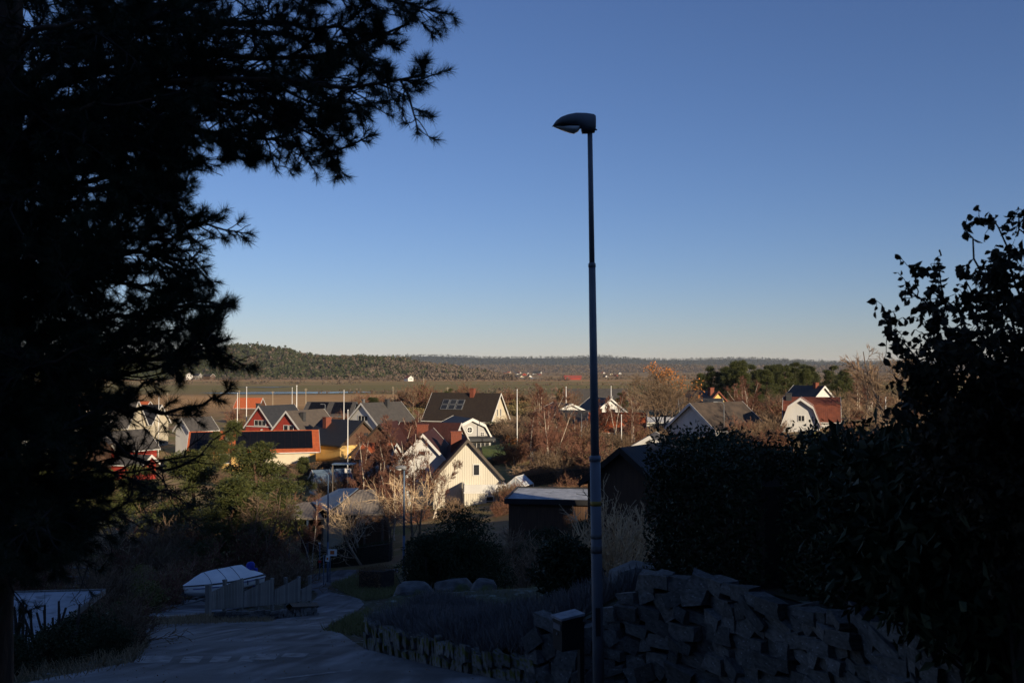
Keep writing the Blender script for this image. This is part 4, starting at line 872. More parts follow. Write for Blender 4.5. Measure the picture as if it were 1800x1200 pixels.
# ---------------------------------------------------------------- plank fence on a low wall
fence = thing('plank_fence', 'weathered grey plank fence with taller posts in front of the boat', 'fence')
fl, fr_ = gpix(366, 1082), gpix(541, 1066); fl = Vector((fl.x, fl.y, 0)); fr_ = Vector((fr_.x, fr_.y + 1, 0)); fd = (fr_ - fl); FL = fd.length; fu = fd.normalized(); fn = Vector((fu.y, -fu.x, 0)); ya = math.atan2(fu.y, fu.x)
def fx(s_): return fl + fu * s_
rng = np.random.default_rng(8)
bm_board = mesh('plank', [box(-.062, .062, -.012, .012, 0, 1)], grey_wood)
sects = [(0, .30), (.30, .59), (.59, .875), (.875, 1.)]
zb0, zb1 = gz(fl.x, fl.y), gz(fr_.x, fr_.y)
def fz(s_): p = fx(s_); return gz(p.x, p.y)
for a_, b_ in sects:
    s_ = a_ * FL + .12
    z0s = fz(a_ * FL)
    while s_ < b_ * FL - .06:
        u_ = (s_ - a_ * FL) / ((b_ - a_) * FL); p_ = fx(s_); g_ = fz(s_)
        zt_ = z0s + 1.12 + (u_ - .5) * .10 + rng.normal() * .008 - (.12 if a_ > .8 else 0); zb_ = g_ + .30
        o = ob('plank', bm_board, fence, (p_.x, p_.y, zb_), ya); o.scale = (1, 1, zt_ - zb_); s_ += .137
    for hz_ in (.35, .95):
        pa, pb = fx(a_ * FL), fx(b_ * FL); q = np.array([[(pa.x - fn.x * .03, pa.y - fn.y * .03, z0s + hz_), (pb.x - fn.x * .03, pb.y - fn.y * .03, z0s + hz_ + .06 - (.1 if a_ > .8 else 0))]]); ob('rail', mesh('rail', [tubes(q, .035, 4)], grey_wood), fence)
post = mesh('post', [box(-.09, .09, -.09, .09, 0, 1), box(-.11, .11, -.11, .11, .975, 1.)], grey_wood)
for t_ in (0, .15, .30, .445, .59, .73, .875, 1.0):
    p_ = fx(t_ * FL) - fn * (.0 if t_ in (0,) else .11); g_ = gz(p_.x, p_.y); o = ob('post', post, fence, (p_.x, p_.y, g_ - .3), ya); o.scale = (.8 if t_ else 1.2, .8 if t_ else 1.2, 1.98 if t_ > 0 else 1.75)
# ---------------------------------------------------------------- stones and dry stone walls
def stone_mesh(seed, m, n='stone'):
    r = np.random.default_rng(seed); g_ = [(i, j, k) for i in (-1, 0, 1) for j in (-1, 0, 1) for k in (-1, 0, 1) if (i, j, k) != (0, 0, 0)]
    V = np.array(g_, float); idx = {g: i for i, g in enumerate(g_)}
    cj = r.normal(size=(2, 2, 2, 3)) * np.array([.12, .06, .12]); f8 = (V + 1) / 2
    off_ = sum(cj[a, b, c] * (np.where(a, f8[:, :1], 1 - f8[:, :1]) * np.where(b, f8[:, 1:2], 1 - f8[:, 1:2]) * np.where(c, f8[:, 2:], 1 - f8[:, 2:])) for a in (0, 1) for b in (0, 1) for c in (0, 1))
    Vn = V * .5 * np.where(np.abs(V).sum(1, keepdims=True) == 3, .985, np.where(np.abs(V).sum(1, keepdims=True) == 2, .995, 1.0)) + off_ + r.normal(size=V.shape) * .022
    Fq = []
    for ax in range(3):
        for s_ in (-1, 1):
            for a in (-1, 0):
                for b in (-1, 0):
                    c = []
                    for da, db in ((0, 0), (1, 0), (1, 1), (0, 1)):
                        g = [0, 0, 0]; g[ax] = s_; g[(ax+1) % 3] = a + da; g[(ax+2) % 3] = b + db; c.append(idx[tuple(g)])
                    Fq.append(c if s_ > 0 else c[::-1])
    return mesh(n, [(Vn, np.array(Fq), 0)], m)
ST_G = [stone_mesh(i, stone_grey) for i in range(10)]; ST_M = [stone_mesh(30 + i, stone_moss) for i in range(8)]
def stone_wall(name, label, path, ztop, zbot, sw, shh, meshes, seed, thick=.5, tilt=18, cap=1.0):
    """path: list of (x,y); ztop/zbot functions of arc length fraction; stones laid in wavering courses on a dark core"""
    r = np.random.default_rng(seed); t = thing(name, label, 'wall')
    pts = [Vector(p) for p in path]; seg = [(b - a).length for a, b in zip(pts, pts[1:])]; T = sum(seg)
    def at_(s_):
        s_ = min(max(s_, 0), T - 1e-6)
        for a, b, l_ in zip(pts, pts[1:], seg):
            if s_ <= l_: return a.lerp(b, s_ / l_), (b - a).normalized()
            s_ -= l_
    K = 24; core = []
    for i in range(K + 1):
        p, u = at_(T * i / K); nn = Vector((u.y, -u.x)); f_ = i / K
        for o_, z_ in ((-.10, zbot(f_) - .3), (-.10, ztop(f_) - .10), (-thick, ztop(f_) - .08), (-thick, zbot(f_) - .3)): q_ = p + nn * o_; core.append((q_.x, q_.y, z_))
    q = [(i*4+j, i*4+(j+1) % 4, (i+1)*4+(j+1) % 4, (i+1)*4+j) for i in range(K) for j in range(4)]
    ob('wall_core', mesh('wall_core', [(core, np.array(q), 0)], wall_core_mat), t)
    nrow = max(2, int(round(np.mean([(ztop(f) - zbot(f)) for f in (0, .5, 1)]) / shh)))
    for k in range(nrow):
        s_ = r.uniform(-.1, .1)
        while s_ < T:
            w_ = sw * r.uniform(.6, 1.6); f_ = min(max((s_ + w_ / 2) / T, 0), 1); p, u = at_(s_ + w_ / 2); nn = Vector((u.y, -u.x))
            hr = (ztop(f_) - zbot(f_)) / nrow; z_ = zbot(f_) + hr * (k + .5) + r.normal() * hr * .12
            h_ = hr * r.uniform(.8, 1.25)
            if k == nrow - 1: h_ *= cap
            q_ = p + nn * (r.uniform(-.10, .02))
            o = ob('stone', meshes[r.integers(len(meshes))], t, (q_.x, q_.y, z_)); o.scale = (w_ * .93, thick * .42 * r.uniform(.8, 1.2), h_ * .93)
            o.rotation_euler = (r.normal() * .08, R(r.normal() * tilt), math.atan2(u.y, u.x) + r.normal() * .1)
            s_ += w_ * r.uniform(.86, .98)
    return t
# ---------------------------------------------------------------- walls and terrace on the right
A0 = (-.35, 16.5); 
big = [P(1060, 1030, 15.0), P(1130, 1010, 14.6), P(1250, 1020, 13.6), P(1400, 1062, 11.8), P(1600, 1100, 9.6), P(1680, 1120, 8.8)]
bp = [(v.x, v.y) for v in big]; btop = [v.z for v in big]
def btop_f(f): 
    L_ = np.cumsum([0] + [math.dist(a, b) for a, b in zip(bp, bp[1:])]); return float(np.interp(f * L_[-1], L_, [P(1060, 1085, 15).z] + btop[1:]))
stone_wall('dry_stone_wall', 'tall dry stone retaining wall of grey slabs under the evergreen hedge', bp, btop_f,
           lambda f: gz(bp[0][0] + (bp[-1][0] - bp[0][0]) * f, bp[0][1] + (bp[-1][1] - bp[0][1]) * f) - .1, .34, .165, ST_G, 4, .5, 11)
lw = [P(1075, 1090, 14.9), P(1010, 1095, 15.1), P(935, 1105, 15.6)]; lwp = [(v.x, v.y) for v in lw][::-1]
stone_wall('dry_stone_wall', 'low end of the stone wall behind the mailbox and lamp post', lwp, lambda f: -3.95 + .0 * f, lambda f: -5.15, .27, .24, ST_G, 6, .5, 24)
gw = [gpix(642, 1138), gpix(700, 1156), gpix(800, 1180), gpix(870, 1192), gpix(935, 1200)]; gwp = [(v.x, v.y) for v in gw]; gwz = [v.z for v in gw]
gtop = [P(642, 1092, gw[0].y).z, P(700, 1108, gw[1].y).z, P(800, 1134, gw[2].y).z, P(870, 1150, gw[3].y).z, P(935, 1158, gw[4].y).z]
def arc(pp, zz): 
    L_ = np.cumsum([0] + [math.dist(a, b) for a, b in zip(pp, pp[1:])]); return lambda f: float(np.interp(f * L_[-1], L_, zz))
gtf = arc(gwp, gtop)
stone_wall('garden_wall', 'low mossy stone wall of upright slabs holding the lavender bed', gwp, gtf, arc(gwp, [z - .05 for z in gwz]), .20, .36, ST_M, 9, .35, 8)
yw = [gpix(484, 1090), gpix(520, 1086), gpix(556, 1080)]; ywp = [(v.x, v.y) for v in yw]
YW = (gpix(380, 1090), gpix(484, 1088), gpix(556, 1081))
stone_wall('yard_wall', 'low stone footing wall with timber sleeper under the plank fence', [(v.x, v.y) for v in YW], arc([(v.x, v.y) for v in YW], [v.z + .36 for v in YW]), arc([(v.x, v.y) for v in YW], [v.z - .05 for v in YW]), .3, .16, ST_G, 12, .25, 3)
yo = thing('timber_sleeper', 'dark timber sleeper lying on the low wall at the fence end', 'timber', (0, 0, 0)); a_, b_ = P(508, 1066, yw[1].y), P(556, 1064, yw[2].y)
ob('beam', mesh('beam', [tubes(np.array([[tuple(a_), tuple(b_)]]), .16, 4)], timber), yo)
# terrace ground behind the walls
terr_poly = [(-3.7, 24.2), (-1.9, 20.5), (-.2, 17.2), (1.5, 15.6)] + [(p[0] + .25, p[1] + .35) for p in bp[1:]] + [(9, 7), (14, 14), (12, 26), (6, 33), (-2, 33)]
TP = np.array([(gwp[0][0], gwp[0][1], gtop[0] - .12), (gwp[1][0], gwp[1][1], gtop[1] - .12), (gwp[2][0], gwp[2][1], gtop[2] - .12), (gwp[4][0], gwp[4][1], gtop[4] - .1), (1.6, 15.4, -3.9)] +
              [(v.x + .2, v.y + .3, v.z - .08) for v in big[1:]] + [(9, 7, -2.6), (14, 14, -2.6), (12, 26, -5), (6, 33, -7.3), (-2, 33, -8.7), (0, 24, -6.3), (4, 22, -4.7)])
def terr_z(x, y):
    w_ = 1 / ((TP[:, 0] - x) ** 2 + (TP[:, 1] - y) ** 2 + .02) ** 1.5; zi = float((w_ * TP[:, 2]).sum() / w_.sum()); return max(zi, gz(x, y) + .05)
lawn_mat = mat('terrace_soil', (.045, .05, .02), (.06, .048, .03), 1.2, .95, .6, 18, third=((.20, .23, .20), 2.5, .56, .68))
sheet('garden_terrace', terr_poly, lawn_mat, .6, z=terr_z)
# ---------------------------------------------------------------- mailbox
mp = Vector((X(1000, 13.4), 13.4, gz(X(1000, 13.4), 13.4)))
mbx = thing('mailbox', 'dark post box with frosted slanting lid on a post before the stone wall', 'mailbox', mp, R(28))
zt = P(995, 1078, 13.4).z - mp.z; zb = P(995, 1138, 13.4).z - mp.z
ob('body', mesh('body', [extr([(-.19, zb), (-.19, zt - .05), (.15, zt - .02), (.15, zb)], -.12, .12)], mail_dark), mbx)
ob('lid', mesh('lid', [extr([(-.215, zt - .048), (-.215, zt - .018), (.17, zt + .018), (.17, zt - .015)], -.14, .14)], frost_top), mbx)
ob('flap', mesh('flap', [box(-.205, -.192, -.09, .09, zt - .19, zt - .11)], lamp_grey), mbx)
ob('lock', mesh('lock', [box(-.204, -.192, -.015, .015, zt - .26, zt - .23)], steel), mbx)
ob('post', mesh('post', [box(.152, .22, -.035, .035, -.5, zt - .12)], mail_dark), mbx)
# ---------------------------------------------------------------- boulders
def boulder(px, py, d, sx, sy, sz, seed, label, zfun=terr_z, rz=0):
    r = np.random.default_rng(seed); pts_ = nrm(r.normal(size=(46, 3))) * r.uniform(.78, 1.12, (46, 1)); pts_ = np.sign(pts_) * np.abs(pts_) ** .8
    bm = bmesh.new()
    for q in pts_ * [sx, sy, sz]: bm.verts.new(q)
    hull = bmesh.ops.convex_hull(bm, input=bm.verts); bmesh.ops.delete(bm, geom=list({g for g in list(hull['geom_interior']) + list(hull['geom_unused']) if isinstance(g, bmesh.types.BMVert)}), context='VERTS')
    me = bpy.data.meshes.new('boulder'); bm.to_mesh(me); bm.free(); me.materials.append(boulder_mat); me.polygons.foreach_set('use_smooth', np.zeros(len(me.polygons), bool))
    p = P(px, py, d); z = zfun(p.x, p.y)
    o = ob('boulder', me, None, (p.x, p.y, p.z), rz)
    return tag(o, label, 'boulder', 'boulders in the sloping garden')
boulder(1125, 1030, 17.0, .62, .6, .48, 1, 'large frosted boulder at the top end of the stone wall')
boulder(728, 1046, 27, .58, .5, .36, 2, 'rounded lichen-covered boulder beside the juniper')
boulder(800, 1036, 30, .7, .6, .36, 3, 'cracked grey boulder between juniper and back lavender row')
boulder(848, 1032, 28, .42, .4, .25, 4, 'small pale stone at the edge of the lavender')
boulder(1000, 980, 34, .5, .5, .4, 5, 'frosted stone in the grass behind the evergreen bush')
# ---------------------------------------------------------------- metal mesh gate at the left
gv = onground(128, 44); gt = thing('mesh_gate', 'grey metal gate with open top and wire mesh at the left', 'gate', gv, R(-6))
zt = P(128, 997, 44).z - gv.z; w_ = 65 / F * 44 / 2; zm = zt - .42
ob('frame', mesh('frame', [tubes(np.array([[(-w_, 0, -.4), (-w_, 0, zt)], [(w_, 0, -.4), (w_, 0, zt)], [(-w_, 0, zt), (w_, 0, zt)], [(-w_, 0, zm), (w_, 0, zm)], [(-w_, 0, zm - .45), (w_, 0, zm - .45)]]), .045, 6)], steel), gt)
ob('wire_mesh', mesh('wire_mesh', [tubes(np.array([[(-w_ + i * .1, 0, zm - .45), (-w_ + i * .1, 0, zm)] for i in range(1, int(2 * w_ / .1))] + [[(-w_, 0, zm - i * .09), (w_, 0, zm - i * .09)] for i in range(1, 5)]), .008, 3)], steel), gt)
ob('plate', mesh('plate', [box(-w_ + .05, w_ - .05, -.02, .02, zm - .95, zm - .48)], steel), gt)
# ---------------------------------------------------------------- white rail fence and hedges in the town
wf = thing('white_rail_fence', 'long low white rail fence beyond the brown hedges', 'fence')
prev = None
for k, px_ in enumerate(np.linspace(858, 1030, 15)):
    d_ = 138 + k * .4; q = onground(px_, d_); py_ = 804 - (px_ - 858) / 172 * 8; zz = P(px_, py_, d_).z
    ob('post', mesh('post', [box(q.x - .06, q.x + .06, q.y - .06, q.y + .06, min(q.z, zz) - .5, zz)], white_paint), wf)
    if prev is not None: ob('rail', mesh('rail', [tubes(np.array([[prev, (q.x, q.y - .08, zz - .15)]]), .12, 4)], white_paint), wf)
    prev = (q.x, q.y - .08, zz - .15)
FOOT.append((X(880, 150), 150, 7.5)); FOOT += [(X(q_, 130), 131, 3.2) for q_ in range(862, 1030, 22)] + [(X(q_, 124), 124, 2.6) for q_ in range(862, 1030, 24)]
lawn = mat('lawn_green', (.085, .12, .022), (.11, .13, .03), .5, .9, .3, 20)
sheet('lawn', [(X(845, 158), 158), (X(908, 158), 158), (X(912, 142), 142), (X(850, 142), 142)], lawn, 2, .12)
sheet('lawn', [(X(225, 176), 176), (X(262, 176), 176), (X(262, 160), 160), (X(222, 160), 160)], lawn, 2, .12)
# ---------------------------------------------------------------- tree and shrub prototypes
def bare_parts(seed, h=9., stems=1, spread=.45, lv=(9, 6, 5), up=.10, r0=.14, wob=.12, lean=.1, l1=.5, start=.25):
    r = np.random.default_rng(seed)
    b = np.zeros((stems, 3)); b[:, :2] = r.normal(size=(stems, 2)) * .22 * (stems > 1)
    D = np.stack([r.normal(size=stems) * lean * (2 if stems > 1 else 1), r.normal(size=stems) * lean * (2 if stems > 1 else 1), np.ones(stems)], 1)
    T0 = grow(r, b, D, h * r.uniform(.8, 1., stems) * .92, 8, wob * .6, .06)
    t = np.linspace(0, 1, 8); R0 = r0 / max(1, stems ** .4) * (1 - .85 * t) + .008
    T0 = np.concatenate([T0[:, :1] - [0, 0, .5], T0], 1); R0 = np.concatenate([[R0[0] * 1.25], R0])
    s1, d1, t1 = kids(r, T0, lv[0], start, .97, (28, 62)); L1 = h * l1 * spread * (1.35 - t1) * r.uniform(.7, 1.2, len(s1))
    T1 = grow(r, s1, d1, L1, 6, wob, up); R1 = np.linspace(1, .25, 6)[None] * (r0 * .34 * (1.2 - t1) / max(1, stems ** .3))[:, None] + .006
    s2, d2, t2 = kids(r, T1, lv[1], .2, 1., (22, 55)); L2 = np.repeat(L1, lv[1]) * .5 * (1.3 - t2 * .6)
    T2 = grow(r, s2, d2, L2, 4, wob * 1.2, up * .6); R2 = np.linspace(.022, .012, 4)[None] * np.ones((len(s2), 1)) * (h / 9) ** .5
    s3, d3, t3 = kids(r, T2, lv[2], .2, 1., (18, 50)); L3 = np.repeat(L2, lv[2]) * .55
    T3 = grow(r, s3, d3, L3, 3, wob * 1.2, up * .3); R3 = np.linspace(.014, .009, 3)[None] * (h / 9) ** .5
    trunk = [tubes(T0, np.broadcast_to(R0, T0.shape[:2]), 6), tubes(T1, R1, 4)]
    twigs = [tubes(T2, R2, 3), tubes(T3, np.broadcast_to(R3, T3.shape[:2]), 3)]
    return trunk, twigs, T3[:, -1], T2[:, -1]
PARK = Vector((0, -150, 0))
PROTO = {}
def proto(key, name, label, cat, parts):
    """parts: list of (part name, mesh pieces, material); kept aside as meshes until first use"""
    PROTO[key] = (name, label, cat, [(pn, mesh(pn, pc, m), k) for pn, pc, m, *k in parts])
def put(key, px, d, sc=1., rz=None, label=None, group=None, z=None, name=None, cat=None, loc=None):
    nm, lb, ct, parts = PROTO[key]
    p = loc if loc is not None else onground(px, d)
    if z is not None: p = Vector((p.x, p.y, z))
    t = thing(name or nm, label or lb, cat or ct, p, R(rz) if rz is not None else prng.uniform(0, 6.28), group)
    t.scale = (sc, sc, sc) if np.isscalar(sc) else sc
    for pn, me, k in parts: ob(pn, me, t)
    return t
prng = random.Random(4)
for i in range(3):
    tr_, tw, e3, e2 = bare_parts(100 + i, 10, 4 if i < 2 else 2, .42, (15, 9, 6), .12, .13, .10, .13)
    tw = [tr_[1]] + tw; tr_ = tr_[:1]
    proto(f'birch{i}', 'birch_tree', 'bare multi-stemmed birch', 'tree', [('trunk', tr_, bark_birch), ('crown', tw, twig_red)])
for i in range(3):
    tr_, tw, e3, e2 = bare_parts(120 + i, 9, 1 if i else 2, .6, (12, 7, 5), .08, .18, .16, .12, .6, .2)
    proto(f'bare{i}', 'bare_tree', 'leafless tree', 'tree', [('trunk', tr_, bark_brown), ('crown', tw, twig_brown)])
for i in range(4):                                   # twiggy shrubs
    r = np.random.default_rng(140 + i); n = 46
    D = np.stack([r.normal(size=n) * .55, r.normal(size=n) * .55, np.ones(n)], 1); b = np.stack([r.normal(size=n) * .3, r.normal(size=n) * .3, 0 * D[:, 0] - .15], 1)
    T0 = grow(r, b, D, r.uniform(1.2, 2.2, n), 5, .16, .03); s, d, t = kids(r, T0, 7, .2, 1., (20, 55)); T1 = grow(r, s, d, r.uniform(.35, .8, len(s)), 3, .2, .05)
    s, d, t = kids(r, T1, 4, .1, 1., (20, 55)); T2 = grow(r, s, d, r.uniform(.15, .4, len(s)), 3, .2, .05)
    st = tubes(T0, np.linspace(.02, .008, 5)[None], 3); tw = [tubes(T1, np.linspace(.014, .009, 3)[None], 3), tubes(T2, np.linspace(.012, .008, 3)[None], 3)]
    if i < 2: proto(f'shrub{i}', 'bare_shrub', 'leafless brown shrub', 'shrub', [('stems', [st], bark_brown), ('crown', tw, twig_brown)])
    else:
        lf = leaves(r, np.concatenate([T2[::2, -1], T1[:, -1]]), .11, .6, None, .3)
        proto(f'shrub{i}', 'dry_leaf_shrub', 'shrub with withered brown leaves', 'shrub', [('stems', [st] + tw, twig_red), ('crown', [lf], lf_brownbush if i == 2 else lf_heath)])
def clumps(r, cent, rad, n, size, asp=.5, squash=.8):
    C = np.repeat(cent, n, 0) + ball(r, len(cent) * n, .35) * np.repeat(rad, n)[:, None] * [1, 1, squash]
    out = nrm(C - np.repeat(cent, n, 0)); return leaves(r, C, size, asp, out * .9, .2, .8)
for i in range(4):                                   # Scots pines of the middle distance
    r = np.random.default_rng(160 + i); h = 9.
    T0 = grow(r, [[0, 0, -.5]], [[.05, .03, 1]], h, 8, .05, .1)
    s, d, t = kids(r, T0, 34, .12 if i < 2 else .16, 1., (55, 88)); L = (2.9 * (1.25 - t)) * r.uniform(.7, 1.15, len(s)); T1 = grow(r, s, d, L, 5, .14, .09)
    s2, d2, t2 = kids(r, T1, 6, .35, 1., (30, 70)); T2 = grow(r, s2, d2, np.repeat(L, 6) * .32, 3, .15, .12)
    cen = np.concatenate([T2[:, -1], T1[:, -1]]); lf = clumps(r, cen, r.uniform(.32, .6, len(cen)), 70, .26, .26, .7)
    proto(f'pine{i}', 'pine_tree', 'green pine', 'tree', [('trunk', [tubes(T0, np.linspace(.19, .04, 8)[None], 7), tubes(T1, np.linspace(.05, .015, 5)[None], 4)], bark_pine), ('crown', [lf], lf_pine if i < 2 else lf_pine_far)])
for i in range(3):                                   # rounded evergreen bushes
    r = np.random.default_rng(180 + i); n = 60
    c = ball(r, n, .2) * [1., 1., .75] + [0, 0, .7]; c[:, 2] = np.maximum(c[:, 2], .1)
    lf = clumps(r, c, r.uniform(.22, .4, n), 60, .12, .5)
    D = nrm(c + [0, 0, .1]); st = tubes(grow(r, np.zeros((n, 3)) - [0, 0, .2], D, np.linalg.norm(c, axis=1), 4, .1), np.linspace(.02, .008, 4)[None], 3)
    proto(f'ever{i}', 'evergreen_bush', 'rounded evergreen bush', 'bush', [('stems', [st], bark_dark), ('crown', [lf], [lf_hedge, lf_bush, lf_juniper][i])])
for i in range(2):                                   # low heath clumps on the knoll
    r = np.random.default_rng(190 + i); n = 40
    c = ball(r, n, .1) * [1.6, 1.6, .35] + [0, 0, .2]; lf = clumps(r, c, r.uniform(.3, .55, n), 60, .24, .5, .6)
    proto(f'heath{i}', 'heather_clump', 'low brown heather clump', 'shrub', [('crown', [lf], lf_heath if i else lf_brownbush)])
# ---------------------------------------------------------------- oak with orange leaves
tr_, tw, e3, e2 = bare_parts(211, 11.5, 2, .95, (20, 10, 7), .05, .30, .17, .10, .55, .18)
r = np.random.default_rng(5); E = np.concatenate([e3, e2]); wgt = .8 * sstep(.42, .95, (E[:, 2] - 4.5) / 8 + E[:, 0] * .06); E = E[r.uniform(size=len(E)) < wgt]
E = np.repeat(E, 2, 0) + r.normal(size=(len(E) * 2, 3)) * .12
proto('oak', 'oak_tree', 'broad oak with withered orange leaves in its upper crown', 'tree', [('trunk', tr_, bark_brown), ('branches', tw, twig_brown), ('crown', [leaves(r, E, .30, .6, None, .3)], lf_oak)])
put('oak', 1168, 150, 1.0, 0, 'broad bare oak with withered orange leaves right of the lamp post')
tr_, tw, e3, e2 = bare_parts(213, 5, 1, .8, (10, 6, 5), .05, .1, .16, .1, .5, .2); E = np.concatenate([e3, e2]); E = E[r.uniform(size=len(E)) < .5]
proto('beech', 'young_beech', 'young tree full of withered copper leaves', 'tree', [('trunk', tr_, bark_brown), ('branches', tw, twig_brown), ('crown', [leaves(r, E, .26, .6, None, .3)], lf_oak)])
put('beech', 905, 134, .95, 30, 'small tree with withered copper leaves below the flagpole')
tr_, tw, e3, e2 = bare_parts(231, 5.2, 2, 1.25, (9, 6, 4), .07, .17, .22, .22, .62, .22)
proto('apple', 'apple_tree', 'crooked pale fruit tree', 'tree', [('trunk', tr_, bark_pale), ('crown', tw, twig_lit)])
put('apple', 636, 79, 1.0, 20, 'wide crooked fruit tree with pale branches before the carport'); put('apple', 735, 88, 1.15, 130, 'crooked pale fruit tree right of the blue-grey street lamp'); put('apple', 225, 72, 1.0, 80, 'crooked pale fruit tree above the metal gate')
# pines on the right skyline
for k, (px_, d_, sc, pr, lb) in enumerate([(1252, 228, 1.05, 2, 'dense pine at the near end of the dark pine row'), (1290, 222, 1.15, 3, 'tall broad pine behind the yellow gable'), (1325, 236, 1.05, 2, 'pine right of the yellow gable with rounded crown'), (1362, 226, 1.0, 3, 'pine above the red-brown birches in the pine row'),
      (1398, 232, 1.02, 2, 'pine left of the small white gable'), (1432, 240, 1.02, 3, 'pine behind the red chimney top'), (1462, 226, .92, 2, 'pine at the far right of the dark pine row'), (1345, 250, 1.1, 2, 'deep green pine behind the middle of the row'), (1272, 246, 1.1, 3, 'pine behind the oak and yellow gable'), (1415, 255, 1.1, 2, 'pine at the back of the row near the white gable'), (1490, 250, .85, 3, 'lower pine beside the pale birch on the right'), (1238, 236, .9, 1, 'pine half hidden behind the orange oak'), (1308, 215, .95, 0, 'lighter green pine at the front of the row above the yellow gable'), (1380, 216, .9, 1, 'lighter green pine at the front middle of the row'), (1420, 220, .85, 0, 'front pine left of the red chimney top'), (1345, 214, .85, 0, 'front pine above the red-brown birch clump'), (1476, 216, .8, 1, 'front pine just right of the small white gable')]):
    put(f'pine{pr}', px_, d_, (sc * 1.3, sc * 1.3, sc * 1.14), None, lb, 'pines in the dark row')
# pines and bushes of the left middle ground
for px_, d_, sc, pr, lb in [(405, 150, (1.0, 1.0, .92), 0, 'olive green pine left of the red gables'), (375, 145, (1., 1., .80), 1, 'sunlit pine behind the hanging branches at the left'), (452, 82, (1.7, 1.5, 1.12), 1, 'dark green pine above the covered boat'), (350, 90, (1.7, 1.5, 1.05), 0, 'broad pine with sunlit crown left of the orange roof'),
      (255, 100, (1.15, 1.15, .80), 1, 'low bushy pine behind the bare dead branches'), (170, 95, (1.1, 1.1, .80), 0, 'sunlit pine low behind the big pine trunk'), (385, 76, (1.5, 1.4, .85), 1, 'dark pine close behind the boat'), (530, 120, (.6, .6, .6), 0, 'young pine in front of the solar roof'), (90, 110, (1.1, 1.1, .9), 1, 'pine at the far left behind the trunk'),
      (743, 250, (.8, .8, .55), 2, 'green pine on the heath above the birches'), (660, 232, (.9, .9, .5), 3, 'dark low pine on the heath left of the birches'), (1092, 236, (.9, .9, .62), 2, 'dark pine left of the oak'), (985, 290, (.8, .8, .7), 3, 'brownish pine above the bare thicket'), (878, 330, (.9, .9, .45), 2, 'small group pine on the meadow edge'), (848, 300, (.5, .5, .4), 2, 'little pine behind the brick chimney'),
      (790, 226, (.7, .7, .6), 2, 'dark pine at the left end of the brown roof')]:
    put(f'pine{pr}', px_, d_, sc, None, lb, 'single pines in the town')
# birches
for px_, d_, sc, pr, lb in [(668, 108, 1.02, 0, 'large birch with many stems before the hidden house'), (720, 104, 1.1, 1, 'tall birch with pale forked trunk beside the white gable'), (640, 118, .92, 1, 'slender birch right of the tall flagpole'), (762, 103, .85, 2, 'birch in front of the cream gable'), (700, 125, 1.05, 0, 'birch with red-brown twigs behind the street lamp'),
      (735, 150, .95, 1, 'birch behind the red chimneys'), (620, 100, .62, 0, 'low birch behind the carport'), (1318, 170, .88, 0, 'red-brown birch clump between the dark roof and the gambrel house'), (1302, 178, .82, 1, 'birch at the left of the red-brown clump'), (1508, 170, 1.08, 2, 'tall pale birch right of the pines'), (1530, 190, 1.0, 1, 'birch behind the tall pale birch'),
      (935, 128, .95, 2, 'pale birch right of the copper leaved tree'), (962, 126, 1.05, 1, 'birch with two pale stems by the white fence'), (948, 160, 1.0, 0, 'red-brown birch behind the flagpole on the lawn'), (1012, 140, .6, 2, 'small birch before the grey bungalow'), (1082, 150, .8, 0, 'birch before the orange roof'), (1112, 142, .72, 2, 'thin birch beside the pale pole'), (1052, 156, .75, 1, 'birch half behind the lamp post'),
      (552, 78, .62, 2, 'leaning birch sapling beside the carport'), (690, 92, .8, 1, 'birch with low spreading stems behind the carport roof')]:
    put(f'birch{pr}', px_, d_, sc, None, lb, 'birches of the town')
for px_, d_, sc, pr, lb in [(727, 225, .8, 0, 'bare tree with pale fan of branches on the heath'), (985, 205, .9, 1, 'brown bare tree in the thicket left of the lamp post'), (945, 215, .85, 2, 'bare tree above the thicket right of the flagpole'), (1135, 170, 1.0, 0, 'dark bare tree left of the oak'), (1180, 200, 1., 1, 'bare tree behind the oak'), (1205, 168, .85, 2, 'bare tree at the right foot of the oak'),
      (1545, 120, 1.38, 1, 'dark bare tree rising beside the curly hazel'), (1578, 105, 1.42, 0, 'bare tree with tangled twigs behind the curly hazel'), (1520, 140, 1.1, 2, 'bare tree left of the tangled one'), (1490, 150, .7, 0, 'small bare tree beside the rust red roof'), (1370, 185, .7, 1, 'bare tree behind the red-brown clump'), (450, 72, .85, 0, 'bare tree with pale stem right of the boat'), (610, 88, .6, 0, 'low apple tree behind the carport'), (690, 82, .6, 2, 'small bare tree under the street lamp'), (285, 88, .6, 1, 'pale bare bush tree above the boat yard'), (870, 232, .6, 0, 'bare tree behind the white gable end'), (1010, 240, .7, 2, 'bare tree behind the broad grey roof'), (1110, 205, .6, 1, 'bare tree beside the grey roof')]:
    put(f'bare{pr}', px_, d_, sc, None, lb, 'bare trees of the town')
